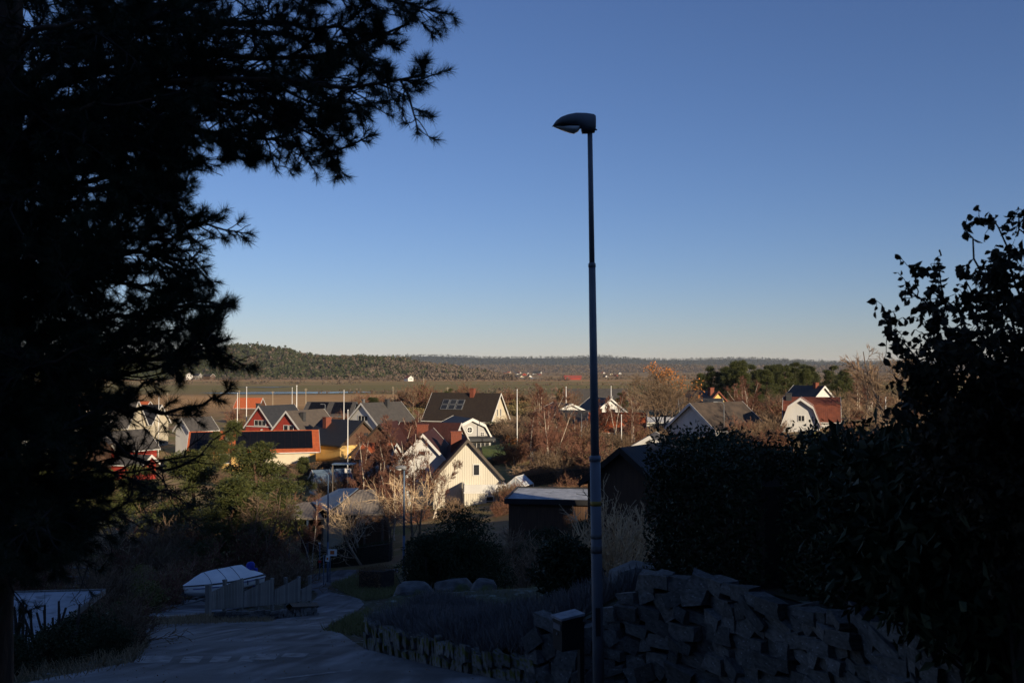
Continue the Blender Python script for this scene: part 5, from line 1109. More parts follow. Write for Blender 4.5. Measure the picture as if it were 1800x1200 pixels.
# ---------------------------------------------------------------- thickets of shrubs
def free(x, y, m=0.): return all((x - a) ** 2 + (y - b) ** 2 > (r_ + m) ** 2 for a, b, r_ in FOOT)
SCAT = []
LAND = [(o.location.x, o.location.y, nm) for o, nm in [(q, n_) for q in list(col.objects) for k_, n_ in (('cream plank', 'the cream house'), ('grey house with white gambrel', 'the gambrel house'), ('white house with long dark brown', 'the long brown roof'), ('low yellow bungalow', 'the solar bungalow'), ('nearer red gable', 'the nearer red gable'), ('farther of two red', 'the farther red gable'), ('brown wooden house', 'the brown wooden house'),
  ('grey roof and row of three', 'the white gable with three windows'), ('two white dormers', 'the dormer house'), ('large orange tiled roof', 'the big orange roof'), ('grey bungalow', 'the grey bungalow'), ('large dark mottled', 'the mottled roof'), ('gambrel roof and cross', 'the rust red roof'), ('glazed greenhouse', 'the greenhouse'), ('open dark carport', 'the carport'), ('white motorboat', 'the covered boat'), ('tall white flagpole beside', 'the lawn flagpole'), ('tall white flagpole rising', 'the canopy flagpole'),
  ('flat frosted roof below', 'the flat roofed garage'), ('metal gate', 'the metal gate'), ('broad bare oak', 'the oak'), ('pale birch right of the pines', 'the tall pale birch'), ('tall wooden power', 'the power pole'), ('broad grey roof', 'the broad grey roof'), ('two solar fields', 'the black solar roof'), ('small red shed', 'the red shed'), ('blue-grey roof and pale end', 'the blue roofed shed')) if k_ in str(q.get('label', ''))]]
KIND = {'shrub0': 'leafless brown shrub', 'shrub1': 'bare twiggy shrub', 'shrub2': 'withered brown-leaved shrub', 'shrub3': 'tawny dry-leaved shrub', 'ever0': 'rounded evergreen bush', 'ever1': 'olive green bush', 'ever2': 'dark evergreen bush', 'heath0': 'low brown heather clump', 'heath1': 'low tawny heather clump'}
def scatter(keys, n, px0, px1, d0, d1, s0, s1, label, group, seed, name=None):
    r = random.Random(seed); k = 0
    for _ in range(n * 4):
        d_ = r.uniform(d0, d1); px_ = r.uniform(px0, px1); x_ = X(px_, d_)
        if not free(x_, d_): continue
        s_ = r.uniform(s0, s1); ky = r.choice(keys); SCAT.append((put(ky, px_, d_, (s_, s_, s_ * r.uniform(.8, 1.1)), r.uniform(0, 360), label, group), KIND[ky])); k += 1
        if k >= n: break
def name_scatter():
    """each scattered plant is told by its kind and where it stands to the nearest landmark"""
    bins = {}
    for o, kd in SCAT:
        x_, y_ = o.location.x, o.location.y; lx, ly, ln = min(LAND, key=lambda q: (q[0] - x_) ** 2 + (q[1] - y_) ** 2)
        dx, dy = x_ - lx, y_ - ly; rel = ('right of' if dx > 0 else 'left of') if abs(dx) > abs(dy) * .6 else ('behind' if dy > 0 else 'in front of')
        bins.setdefault((kd, rel, ln), []).append((math.hypot(dx, dy), o))
    one = ['first', 'second', 'third', 'fourth', 'fifth', 'sixth', 'seventh', 'eighth', 'ninth', 'tenth', 'eleventh', 'twelfth', 'thirteenth', 'fourteenth', 'fifteenth', 'sixteenth', 'seventeenth', 'eighteenth', 'nineteenth', 'twentieth']; nth = one + ['twenty-' + w for w in one[:9]] + ['thirtieth'] + ['thirty-' + w for w in one[:9]]
    for (kd, rel, ln), L_ in bins.items():
        L_.sort(key=lambda q: q[0])
        for i, (_, o) in enumerate(L_): o['label'] = f'{kd} {rel} {ln}' + ('' if len(L_) == 1 else f', {nth[min(i, 38)]} nearest')
scatter(['shrub0', 'shrub1', 'shrub2'], 44, 880, 1045, 112, 205, .8, 1.5, 'brown shrub in the thicket between flagpole and lamp post', 'thicket left of the lamp post', 1)
scatter(['shrub0', 'shrub1', 'shrub2', 'shrub3'], 30, 560, 780, 92, 140, .7, 1.3, 'brown shrub under the birches in the town centre', 'undergrowth below the birches', 2)
scatter(['shrub0', 'shrub1', 'shrub3'], 30, 1050, 1180, 100, 200, .8, 1.4, 'bare shrub around the orange roofed house and oak', 'shrubs by the oak', 3)
scatter(['shrub0', 'shrub1', 'shrub2', 'ever1'], 34, 1290, 1620, 100, 190, .8, 1.5, 'shrub among the houses behind the evergreen hedge', 'shrubs behind the hedge', 4)
scatter(['heath0', 'heath1', 'shrub3', 'heath1'], 110, 640, 1010, 222, 310, 1.3, 2.6, 'low heather clump on the rocky heath below the meadow', 'heath on the knoll', 5)
scatter(['heath0', 'heath1', 'shrub2'], 60, 400, 660, 215, 300, 1.1, 2.0, 'brown heath shrub behind the red gabled houses', 'heath behind the red houses', 6)
scatter(['shrub0', 'shrub3', 'ever1', 'ever0'], 30, 120, 560, 100, 175, .7, 1.4, 'garden shrub among the houses at the left', 'garden shrubs at the left', 7)
scatter(['ever1', 'shrub1', 'shrub3', 'shrub0'], 44, 90, 530, 64, 84, .8, 1.5, 'tangled half-sunlit shrub on the slope behind the boat', 'slope thicket behind the boat', 8)
scatter(['shrub1', 'shrub3'], 16, 60, 330, 50, 62, .8, 1.25, 'bare shaded shrub at the back of the boat yard', 'shrubs of the boat yard', 9)
scatter(['shrub0', 'shrub2'], 22, 780, 1060, 96, 112, .6, 1.0, 'brown shrub before the greenhouse and hedges', 'shrubs by the greenhouse', 10)
scatter(['heath0', 'heath1'], 60, 640, 1500, 300, 420, 1.0, 2.2, 'brown scrub clump at the edge of the valley meadow', 'scrub on the meadow edge', 11)
scatter(['ever2', 'ever0', 'shrub1'], 44, 850, 1045, 36, 72, .8, 1.5, 'dark shrub', 'shaded shrubs before the flat garage', 12)
scatter(['shrub0', 'shrub1', 'shrub3', 'ever1'], 40, 110, 520, 70, 100, 1.0, 1.9, 'tangled shrub', 'slope thicket behind the boat', 13)
scatter(['shrub0', 'shrub1', 'shrub2'], 40, 890, 1045, 118, 215, 1.1, 1.9, 'brown shrub', 'thicket left of the lamp post', 14)
scatter(['shrub0', 'shrub1', 'shrub2', 'shrub3'], 26, 1300, 1560, 165, 225, 1.1, 1.9, 'brown shrub', 'shrubs behind the hedge', 15)
name_scatter()
# ---------------------------------------------------------------- clipped hedges
def hedge(name, label, a, b, w, h, m, seed, leaf=.10, dens=420, zf=None, twig=None, top_var=.08):
    r = np.random.default_rng(seed); a = Vector(a); b = Vector(b); u = (b - a).normalized(); L = (b - a).length; nn = Vector((-u.y, u.x))
    n = int(dens * (L * h * 2 + L * w)); s = r.uniform(0, L, n); f = r.uniform(0, 1, n); A_ = (2 * h + w)
    q = f * A_; side = np.where(q < h, -w / 2, np.where(q < h + w, q - h - w / 2, w / 2)); zz = np.where(q < h, q, np.where(q < h + w, h, 2 * h + w - q))
    dep = -np.abs(r.normal(size=n)) * .10; wav = .10 * np.sin(s * 1.7 + seed) + .07 * np.sin(s * 4.1)
    side = side * (1 + dep / w * 2) + wav * .5; zz = zz + np.where((q > h) & (q < h + w), dep + wav * top_var * 8 + np.abs(r.normal(size=n)) * top_var, 0)
    x = a.x + u.x * s + nn.x * side; y = a.y + u.y * s + nn.y * side
    g = hgt(x, y) if zf is None else np.array([zf(p, q_) for p, q_ in zip(x, y)])
    out = np.stack([nn.x * np.sign(side), nn.y * np.sign(side), .5 + 0 * s], 1)
    t = thing(name, label, 'hedge', (0, 0, 0))
    ob('crown', mesh('crown', [leaves(r, np.stack([x, y, g + zz], 1), leaf, .45, out * .6, .2)], m), t)
    K = max(9, int(L / .35)); sx = np.linspace(.1, L - .1, K); bx, by = a.x + u.x * sx, a.y + u.y * sx; bz = hgt(bx, by) if zf is None else np.array([zf(p, q_) for p, q_ in zip(bx, by)])
    T = grow(r, np.stack([bx, by, bz - .2], 1), np.stack([r.normal(size=K) * .2, r.normal(size=K) * .2, np.ones(K)], 1), h * .95, 4, .1)
    ob('stems', mesh('stems', [tubes(T, np.linspace(.03, .012, 4)[None], 4)], bark_dark), t)
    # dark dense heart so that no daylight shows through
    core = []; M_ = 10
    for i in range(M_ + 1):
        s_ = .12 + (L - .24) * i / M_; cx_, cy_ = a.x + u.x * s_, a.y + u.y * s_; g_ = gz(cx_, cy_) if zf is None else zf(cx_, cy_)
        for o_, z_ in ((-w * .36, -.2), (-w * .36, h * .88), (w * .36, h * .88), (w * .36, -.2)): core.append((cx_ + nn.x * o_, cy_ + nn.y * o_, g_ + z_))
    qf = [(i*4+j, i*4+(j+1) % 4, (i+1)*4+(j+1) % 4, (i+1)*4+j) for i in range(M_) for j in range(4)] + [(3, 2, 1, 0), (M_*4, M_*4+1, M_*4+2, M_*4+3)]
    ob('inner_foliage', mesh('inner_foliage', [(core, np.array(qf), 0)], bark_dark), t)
    return t
def xy(px, d): return (X(px, d), d)
hedge('clipped_hedge', 'dark green clipped hedge right of the white gable end', xy(858, 186), xy(900, 180), 1.4, 2.6, lf_hedge, 31, .16, 120)
hedge('brown_hedge', 'brown beech hedge in front of the white fence', xy(905, 116), xy(1040, 112), 1.1, 1.5, lf_brownbush, 32, .12, 200)
hedge('brown_hedge', 'square cut brown hedge right of the greenhouse', xy(938, 98), xy(1045, 92), 1.3, 1.6, lf_brownbush, 33, .12, 220)
hedge('brown_hedge', 'long rust brown hedge below the orange roofed bungalow', xy(490, 150), xy(650, 146), 1.2, 1.8, lf_brownbush, 34, .14, 130)
hedge('dark_hedge', 'dark clipped hedge beyond the bend under the carport', xy(560, 80.5), xy(690, 79), 1.0, 1.6, lf_juniper, 35, .10, 240)
hedge('brown_hedge', 'short rounded brown hedge on the bank beside the bend', xy(642, 66), xy(685, 64), 1.4, 1.35, lf_brownbush, 36, .09, 300)
hedge('grey_hedge', 'low grey bare hedge below the gambrel house', xy(852, 137), xy(905, 139), 1., 1.0, lf_heath, 37, .12, 200)
# ---------------------------------------------------------------- foreground garden plants
# tall laurel hedge on the terrace
bigv = [(P(1150, 1050, 16.8)), (P(1260, 1050, 15.6)), (P(1420, 1060, 13.6)), (P(1640, 1090, 11.4)), (P(1900, 1100, 9.5))]
def laurel(label, a, b, w, ztop, seed, dens, leaf):
    zf0 = min(terr_z(a[0], a[1]), terr_z(b[0], b[1])) + .0
    return hedge('laurel_hedge', label, a, b, w, ztop - zf0, lf_laurel, seed, leaf, dens, zf=lambda x_, y_: zf0, top_var=.12)
laurel('dense dark evergreen laurel hedge above the stone wall', (bigv[0].x + .55, bigv[0].y), (bigv[2].x, bigv[2].y), 1.7, P(1250, 800, 15.2).z, 51, 1000, .085)
laurel('nearer end of the dark laurel hedge under the curly hazel', (bigv[2].x + .3, bigv[2].y - .2), (bigv[4].x, bigv[4].y), 1.8, P(1560, 802, 12).z, 52, 950, .085)
# loose leafy shoots along the top of the hedge
r = np.random.default_rng(77); n = 190
px_ = r.uniform(1170, 1760, n); dd = np.interp(px_, [1150, 1420, 1900], [16.4, 13.3, 9.6]) + r.uniform(-.6, .6, n)
zz = np.array([P(a_, 787, d_).z for a_, d_ in zip(px_, dd)]); b = np.stack([(px_ - 900) / F * dd, dd, zz - .25], 1)
ln = r.uniform(.25, .55, n) * np.interp(px_, [1170, 1300, 1480, 1760], [.5, .75, 1.2, 2.0])
T = grow(r, b, np.stack([r.normal(size=n) * .45, r.normal(size=n) * .45, np.ones(n)], 1), ln, 6, .22, .02)
lp = T[:, 1:].reshape(-1, 3); lp = np.repeat(lp, 2, 0) + r.normal(size=(len(lp) * 2, 3)) * .02
t = thing('climbing_shrub', 'loose leafy shoots standing out along the top of the laurel hedge', 'shrub')
ob('stems', mesh('stems', [tubes(T, np.linspace(.007, .003, 6)[None], 3)], bark_dark), t); ob('crown', mesh('crown', [leaves6(r, lp, .08, .5, .4, 1.)], lf_hazel), t)
# curly hazel at the right edge
r = np.random.default_rng(91); hb = np.array([3.95, 7.6, terr_z(3.95, 7.6)]); n = 26
tips = [(1548, 560, 7.4), (1600, 500, 7.5), (1640, 470, 7.8), (1690, 400, 7.4), (1745, 378, 7.7), (1790, 368, 7.3), (1580, 600, 7.2), (1570, 660, 7.9), (1640, 540, 7.2), (1700, 500, 8.1), (1760, 460, 7.2), (1560, 720, 7.5), (1600, 640, 8.3), (1680, 600, 6.9), (1740, 560, 8.3), (1800, 470, 8.0), (1830, 400, 7.8), (1790, 540, 6.8), (1620, 720, 7.0), (1700, 700, 8.3), (1770, 650, 6.9), (1850, 600, 7.6), (1590, 780, 7.7), (1660, 800, 6.9), (1740, 780, 7.2), (1820, 760, 7.0)]
stems = []
for (a_, b_, d_) in tips:
    e = np.array(P(a_, b_, d_)); m_ = (hb + e) / 2 + np.array([(.45 * (e[0] - hb[0] < 0)), 0, .55]) + r.normal(size=3) * .12
    tt = np.linspace(0, 1, 22)[:, None]; c = (1 - tt) ** 2 * hb + 2 * tt * (1 - tt) * m_ + tt ** 2 * e
    ph = r.uniform(0, 6.28, 3); c = c + np.stack([np.sin(tt[:, 0] * 38 + p_) * .035 * tt[:, 0] for p_ in ph], 1); stems.append(c)
T0 = np.array(stems); s, d, t_ = kids(r, T0, 26, .30, 1., (30, 85)); T1 = grow(r, s, d, r.uniform(.2, .65, len(s)) * (1.25 - t_ * .75), 9, .55, -.02)
s2, d2, t2 = kids(r, T1, 3, .3, 1., (30, 80)); T2 = grow(r, s2, d2, r.uniform(.10, .26, len(s2)), 6, .6, -.03)
lp = np.concatenate([T1[:, 2:].reshape(-1, 3)[::1], T2[:, 1:].reshape(-1, 3), T0[:, 10:].reshape(-1, 3)]); lp = lp[r.uniform(size=len(lp)) < 1.]
t = thing('curly_hazel', 'big dark curly hazel with hanging leaves against the sky at the right edge', 'tree', (0, 0, 0))
ob('trunk', mesh('trunk', [tubes(T0, (np.linspace(.035, .005, 22))[None], 5)], bark_dark), t)
ob('branches', mesh('branches', [tubes(T1, np.linspace(.006, .003, 9)[None], 4), tubes(T2, np.linspace(.004, .0025, 6)[None], 3)], bark_dark), t)
ob('crown', mesh('crown', [leaves6(r, lp, .066)], lf_hazel), t)
# dense dark shrub mass filling the right edge below the hazel
for k, (a_, b_, d_, s_, lb) in enumerate([(1700, 1000, 9.2, 1.5, 'dark evergreen bush below the curly hazel'), (1790, 900, 8.4, 1.5, 'dark evergreen bush at the right edge'), (1640, 860, 10.4, 1.3, 'dark evergreen bush between laurel and hazel')]):
    p = P(a_, b_, d_); put('ever2', 0, 0, (s_ * .8, s_ * .8, s_), None, lb, 'dark bushes under the hazel', loc=Vector((p.x, p.y, terr_z(p.x, p.y) - .1)))
# juniper, evergreen bush and pale bare shrub on the terrace
def spray_bush(name, label, cx, cy, gz_, rx, ry, h, m, seed, n=70, per=300, leaf=.10, asp=.25):
    r = np.random.default_rng(seed); c = ball(r, n, .1) * [rx * .8, ry * .8, h * .45] + [0, 0, h * .48]; c[:, 2] = np.clip(c[:, 2], .1, None)
    c[:, :2] *= (1.05 - .35 * (c[:, 2:] / h) ** 2)
    lf = clumps(r, c, r.uniform(.16, .3, n) * (rx + ry) / 2 + .1, per, leaf, asp, .6)
    t = thing(name, label, 'bush', (cx, cy, gz_)); st = grow(r, np.zeros((n, 3)) - [0, 0, .2], nrm(c + 1e-6), np.linalg.norm(c, axis=1), 4, .08)
    ob('stems', mesh('stems', [tubes(st, np.linspace(.03, .01, 4)[None], 4)], bark_dark), t); ob('crown', mesh('crown', [lf], m), t); return t
p = P(800, 1000, 33); spray_bush('juniper_bush', 'wide dark juniper bush left of the lamp post', p.x + .1, p.y, terr_z(p.x, p.y) - .2, 2.1, 1.5, P(800, 876, 33).z - terr_z(p.x, p.y) + .1, lf_juniper, 61, 110, 260, .13, .3)
p = P(760, 1000, 31); spray_bush('juniper_bush', 'lower juniper spreading toward the boulders', p.x - .1, p.y, terr_z(p.x, p.y) - .2, 1.2, 1.0, P(760, 930, 31).z - terr_z(p.x, p.y) + .2, lf_juniper, 62, 60, 220, .12, .3)
p = P(995, 1050, 19.5); spray_bush('evergreen_shrub', 'leafy dark evergreen shrub just left of the lamp post', p.x, p.y, terr_z(p.x, p.y) - .1, .75, .7, P(995, 930, 19.5).z - terr_z(p.x, p.y), lf_laurel, 63, 60, 130, .12, .35)
def bare_bush(label, px, py, d, h, n, seed, m, name='bare_bush'):
    r = np.random.default_rng(seed); p = P(px, py, d); z = terr_z(p.x, p.y) if d < 33 else gz(p.x, p.y)
    D = np.stack([r.normal(size=n) * .5, r.normal(size=n) * .5, np.ones(n)], 1)
    T0 = grow(r, np.stack([r.normal(size=n) * .12, r.normal(size=n) * .12, 0 * D[:, 0] - .1], 1), D, r.uniform(.7, 1.05, n) * h, 7, .10, .10)
    s, d_, t_ = kids(r, T0, 6, .25, 1., (25, 60)); T1 = grow(r, s, d_, r.uniform(.12, .35, len(s)) * h, 5, .14, .14); s, d_, t_ = kids(r, T1, 4, .2, 1., (25, 60)); T2 = grow(r, s, d_, r.uniform(.05, .14, len(s)) * h, 4, .14, .1)
    t = thing(name, label, 'shrub', (p.x, p.y, z))
    ob('stems', mesh('stems', [tubes(T0, np.linspace(.028, .011, 7)[None], 4)], m), t); ob('twigs', mesh('twigs', [tubes(T1, np.linspace(.012, .006, 5)[None], 4), tubes(T2, np.linspace(.008, .005, 4)[None], 3)], m), t)
    bu = np.concatenate([T2[:, -1], T1[:, -1]]); ob('buds', mesh('buds', [leaves(r, bu, .03, .6)], m), t)
bare_bush('pale bare lilac shrub with sunlight in its twig colour behind the lamp post', 1085, 1010, 20.5, 1.95, 26, 71, twig_lit)
bare_bush('spreading bare shrub left of the lamp post', 1035, 990, 22, 1.5, 18, 72, twig_lit)
bare_bush('bare shrub in front of the dark building', 1110, 980, 23, 1.6, 16, 73, twig_lit)
# lavender beds (nobody could count the blades)
def blades(name, pts, h, m, seed, lean=.35, w=.006, per=1):
    r = np.random.default_rng(seed); N = len(pts); D = nrm(np.stack([r.normal(size=N) * lean, r.normal(size=N) * lean, np.ones(N)], 1)); L = (h * r.uniform(.6, 1.15, N))[:, None]; W = perp(r, D) * w
    V = np.stack([pts - W, pts + W, pts + D * L + W * .6, pts + D * L - W * .6], 1).reshape(-1, 3); i = np.arange(N)[:, None] * 4
    return struct(name, mesh(name, [(V, i + [0, 1, 2, 3], 0)], m), 'stuff')
def band(path, w0, w1, n, seed, zf):
    r = np.random.default_rng(seed); Pp = np.array(path, float); L_ = np.concatenate([[0], np.cumsum(np.linalg.norm(np.diff(Pp, axis=0), axis=1))]); s = r.uniform(0, L_[-1], n)
    x = np.interp(s, L_, Pp[:, 0]); y = np.interp(s, L_, Pp[:, 1]); o = r.uniform(w0, w1, n); u = np.array([Pp[-1, 0] - Pp[0, 0], Pp[-1, 1] - Pp[0, 1]]); u = u / np.linalg.norm(u)
    x = x - u[1] * o; y = y + u[0] * o; cl = np.sin(x * 6.3) * np.sin(y * 6.1)
    return np.stack([x, y, [zf(a_, b_) for a_, b_ in zip(x, y)]], 1), cl
pts, cl = band(gwp, .05, 2.3, 15000, 81, terr_z); pts[:, 2] += .05 * cl; sel = cl > -.75
lav1 = blades('lavender_bed', pts[sel], .44, lf_lavender, 82, .45, .007)
q0, q1 = P(735, 1060, 25), P(990, 1050, 22.5); pts, cl = band([(q0.x, q0.y), (q1.x, q1.y)], -.5, .6, 7000, 83, terr_z); blades('lavender_row', pts, .48, lf_lavender, 84, .45, .007)
def tri_in(poly, q):
    pp = np.array([p[:2] for p in poly], float); ins = np.zeros(len(q), bool); j = len(pp) - 1
    for i in range(len(pp)):
        c = ((pp[i, 1] > q[:, 1]) != (pp[j, 1] > q[:, 1])) & (q[:, 0] < (pp[j, 0] - pp[i, 0]) * (q[:, 1] - pp[i, 1]) / (pp[j, 1] - pp[i, 1] + 1e-12) + pp[i, 0]); ins ^= c; j = i
    return ins
r = np.random.default_rng(85); gpts = np.stack([r.uniform(-4, 6, 9000), r.uniform(15.5, 34, 9000)], 1)
ok = np.array([geometry.intersect_point_line is not None for _ in gpts]); tz = np.array([terr_z(a_, b_) for a_, b_ in gpts]); gg = hgt(gpts[:, 0], gpts[:, 1]); sel = tz > gg + .12
inp = tri_in(terr_poly, gpts)
blades('terrace_grass', np.column_stack([gpts, tz])[sel & inp], .09, lf_grass, 86, .6, .006)
# verge grass along the bank and kerbs
def tri_pts(poly, n, seed):
    r = np.random.default_rng(seed); pp = np.array([p[:2] for p in poly]); lo, hi = pp.min(0), pp.max(0); q = r.uniform(lo, hi, (n * 3, 2)); ins = np.zeros(len(q), bool); j = len(pp) - 1
    for i in range(len(pp)):
        c = ((pp[i, 1] > q[:, 1]) != (pp[j, 1] > q[:, 1])) & (q[:, 0] < (pp[j, 0] - pp[i, 0]) * (q[:, 1] - pp[i, 1]) / (pp[j, 1] - pp[i, 1] + 1e-12) + pp[i, 0]); ins ^= c; j = i
    q = q[ins][:n]; return np.column_stack([q, hgt(q[:, 0], q[:, 1])])
blades('bank_grass', np.concatenate([tri_pts([gp(580, 1028), gp(640, 1004), gp(700, 1012), gp(700, 1050), gp(640, 1056), gp(610, 1045)], 7000, 87), tri_pts([gp(570, 1110), gp(612, 1086), gp(650, 1070), gp(660, 1110), gp(640, 1120)], 2500, 88)]), .28, lf_grass, 89, .6, .012)
blades('dry_verge_grass', np.concatenate([tri_pts([gp(240, 1100), gp(250, 1090), gp(365, 1082), gp(480, 1088), gp(480, 1094), gp(300, 1102)], 3000, 90), tri_pts([gp(250, 1165), gp(120, 1199), (-9.5, 14.5), (-12, 20), gp(150, 1110), gp(262, 1118)], 5000, 91)]), .22, lf_drygrass, 93, .6, .008)
# shrubs and pollarded stumps at the lower left
for k, (a_, d_, s_, key, lb) in enumerate([(215, 25, .72, 'shrub1', 'half-bare shrub beside the road at the left'), (180, 27, .85, 'ever0', 'evergreen shrub beside the frosted garage'), (235, 30, .62, 'shrub3', 'thin leafy shrub at the road corner'), (150, 22, .7, 'ever2', 'dark bush in front of the frosted garage'), (100, 19, .55, 'ever2', 'low dark bush at the lower left'), (200, 21, .45, 'ever2', 'low dark bush at the road edge'), (150, 34, .9, 'shrub1', 'bare shrub behind the frosted garage'), (60, 40, 1.2, 'shrub3', 'rusty shrub beside the metal gate'), (190, 42, 1.2, 'shrub1', 'tangled bare shrub right of the metal gate'), (250, 48, 1.1, 'ever1', 'yellow-green shrub at the edge of the boat yard'), (20, 17, .5, 'ever2', 'small dark bush in the lower left corner')]):
    put(key, a_, d_, s_, None, lb, 'shrubs at the lower left')
for k, (a_, d_, lb) in enumerate([(20, 17.5, 'pollarded dark stump nearest the left edge'), (40, 18, 'pollarded dark stump with upright cut stems'), (78, 19.5, 'pollarded stump at the garage corner'), (112, 20.5, 'pollarded stump beside the dark bush')]):
    r = np.random.default_rng(300 + k); n = 9; p = onground(a_, d_); b = np.stack([r.normal(size=n) * .10, r.normal(size=n) * .10, np.full(n, -.1)], 1)
    T0 = grow(r, b, np.stack([r.normal(size=n) * .25, r.normal(size=n) * .25, np.ones(n)], 1), r.uniform(.8, 1.5, n), 5, .08, .1)
    t = thing('pollarded_shrub', lb, 'shrub', p, 0, 'pollarded stumps at the left'); ob('stems', mesh('stems', [tubes(T0, np.linspace(.035, .022, 5)[None], 6)], bark_dark), t)
    ob('shoots', mesh('shoots', [tubes(grow(r, T0[:, -1], r.normal(size=(n, 3)) + [0, 0, .6], .3, 4, .2), .004, 3)], bark_dark), t)
r = np.random.default_rng(95); q = r.uniform([-9, 11], [1.5, 40], (2600, 2)); q = q[tri_in(road_poly, q)]; w_ = np.abs(np.sin(q[:, 0] * 1.3 + q[:, 1] * .4)) * r.uniform(size=len(q)); q = q[w_ > .35]
struct('fallen_leaves', mesh('fallen_leaves', [leaves(r, np.column_stack([q, hgt(q[:, 0], q[:, 1]) + .045]), .035, .6, None, .2, np.array([1, 1, .15]))], lf_brownbush), 'stuff')
# dense unseen evergreens added outside the right edge to keep the hedge and wall in gloom
spray_bush('added_shade_evergreen', 'tall unseen evergreen added for shade beside the viewer beyond the right edge', 5.6, 5.2, terr_z(5.6, 5.2) - .2, 1.5, 1.5, 6.0, lf_juniper, 66, 70, 130, .2, .35); spray_bush('added_shade_evergreen', 'second unseen evergreen added for shade beyond the right edge', 7.2, 8.2, terr_z(7.2, 8.2) - .2, 1.6, 1.6, 6.5, lf_juniper, 67, 70, 130, .2, .35)
# ---------------------------------------------------------------- the big pine in front
r = np.random.default_rng(501); tx, ty = X(-10, 7.8), 7.8; tz0 = gz(tx, ty)
T0 = grow(r, [[tx, ty, tz0 - .4]], [[.01, 0, 1]], 11.5, 14, .015, .02)
def trunk_at(z): q = T0[0]; return np.array([np.interp(z, q[:, 2], q[:, 0]), np.interp(z, q[:, 2], q[:, 1]), z])
BOUGH = [ # photo-pixel way points with depths: boughs that reach out to the right
 [(200,20,7.2),(420,-10,6.8),(600,-20,6.6),(700,0,6.5),(772,12,6.4)], [(200,90,7.4),(400,100,7),(560,105,6.8),(680,70,6.6),(770,40,6.5)], [(220,150,7.0),(430,140,6.7),(540,130,6.5),(640,170,6.3),(720,150,6.2),(782,128,6.1)],
 [(220,160,7.6),(400,170,7.4),(520,180,7.2),(600,230,7.1),(636,268,7.0)], [(180,190,7.4),(330,215,7.2),(400,250,7.1),(450,296,7.0)], [(180,130,8.4),(380,120,8.7),(560,150,8.8),(690,190,8.8)], [(180,60,8.6),(380,50,9.0),(560,60,9.2),(700,90,9.3)],
 [(150,240,7.2),(260,270,6.9),(330,290,6.8)], [(160,260,8.2),(280,240,8.5),(420,230,8.6),(540,255,8.7)], [(140,320,7.4),(230,310,7.2),(330,330,7.1)], [(150,370,7.0),(240,350,6.7),(318,352,6.6)], [(150,420,7.2),(250,425,6.9),(330,405,6.8),(362,390,6.7)],
 [(150,450,7.9),(250,440,8.0),(340,470,8.0),(360,440,8.0)], [(140,480,7.2),(220,500,7.0),(290,520,6.9)], [(240,30,7.6),(460,40,7.4),(620,40,7.2),(740,70,7.1)], [(240,120,7.2),(420,190,6.9),(540,210,6.8),(600,250,6.7)], [(220,200,7.8),(360,180,7.6),(500,150,7.5),(650,200,7.4)], [(130,570,7.2),(230,560,6.9),(310,540,6.7),(368,525,6.6)], [(130,600,8.0),(250,590,8.0),(330,580,8.0),(372,560,8.0)], [(120,640,7.2),(240,640,6.9),(340,625,6.7),(425,590,6.5)],
 [(120,660,7.8),(220,660,7.7),(300,645,7.6),(330,600,7.6)], [(110,700,7.4),(210,720,7.1),(320,730,6.9),(392,695,6.8)], [(100,720,8.0),(190,715,8.1),(290,660,8.2)], [(90,800,7.4),(160,830,7.2),(210,800,7.1)], [(90,860,7.6),(140,880,7.5),(170,860,7.4)], [(80,920,7.4),(120,940,7.3),(150,915,7.2)],
 [(40,60,6.6),(120,30,6.0),(250,40,5.7)], [(60,200,6.6),(160,190,6.1),(280,180,5.8)], [(50,330,6.6),(110,340,6.2),(190,320,5.9)], [(50,450,6.7),(100,470,6.3),(170,450,6.0)], [(40,620,6.7),(90,640,6.3),(150,600,6.1)], [(40,760,6.8),(80,780,6.4),(130,740,6.2)], [(40,900,6.8),(70,920,6.5),(100,880,6.3)],
 [(-40,100,7.4),(-150,60,7.2),(-300,40,7.)], [(-40,300,7.4),(-140,280,7.2),(-260,250,7.)], [(-40,560,7.4),(-120,560,7.2),(-220,520,7.)], [(-20,780,7.4),(-100,780,7.2),(-180,740,7.)], [(20,260,8.6),(0,250,9.6),(60,230,10.4)], [(20,520,8.6),(40,500,9.5),(110,470,10.2)], [(30,0,8.6),(120,-30,9.6),(260,-60,10.4)], [(30,700,8.6),(60,690,9.5),(120,660,10.1)]]
Bs = []
for w_ in BOUGH:
    w_ = [(a_ if a_ < 300 else 300 + (a_ - 300) * .90, b_, c_) for a_, b_, c_ in w_]
    Q = [np.array(P(*q)) for q in w_]; z0_ = Q[0][2] - .25 - .18 * abs(Q[0][0] - tx); Q = [trunk_at(max(z0_, tz0 + 1.0))] + Q
    Q = np.array(Q); L_ = np.concatenate([[0], np.cumsum(np.linalg.norm(np.diff(Q, axis=0), axis=1))]); s = np.linspace(0, L_[-1], 16)
    c = np.stack([np.interp(s, L_, Q[:, i]) for i in range(3)], 1); c[1:-1] = (c[:-2] + 2 * c[1:-1] + c[2:]) / 4; c[1:-1] = (c[:-2] + 2 * c[1:-1] + c[2:]) / 4; c[1:] += r.normal(size=(15, 3)) * .018; Bs.append(c)
Bs = np.array(Bs)
s1, d1, t1 = kids(r, Bs, 34, .10, 1., (30, 75)); d1[:, 2] *= .7
L1 = r.uniform(.28, .85, len(s1)) * (1.2 - .75 * t1); B1 = grow(r, s1, d1, L1, 6, .16, -.015)
def pix(Q): return 900 + F * Q[:, 0] / Q[:, 1], HOR - F * Q[:, 2] / Q[:, 1]
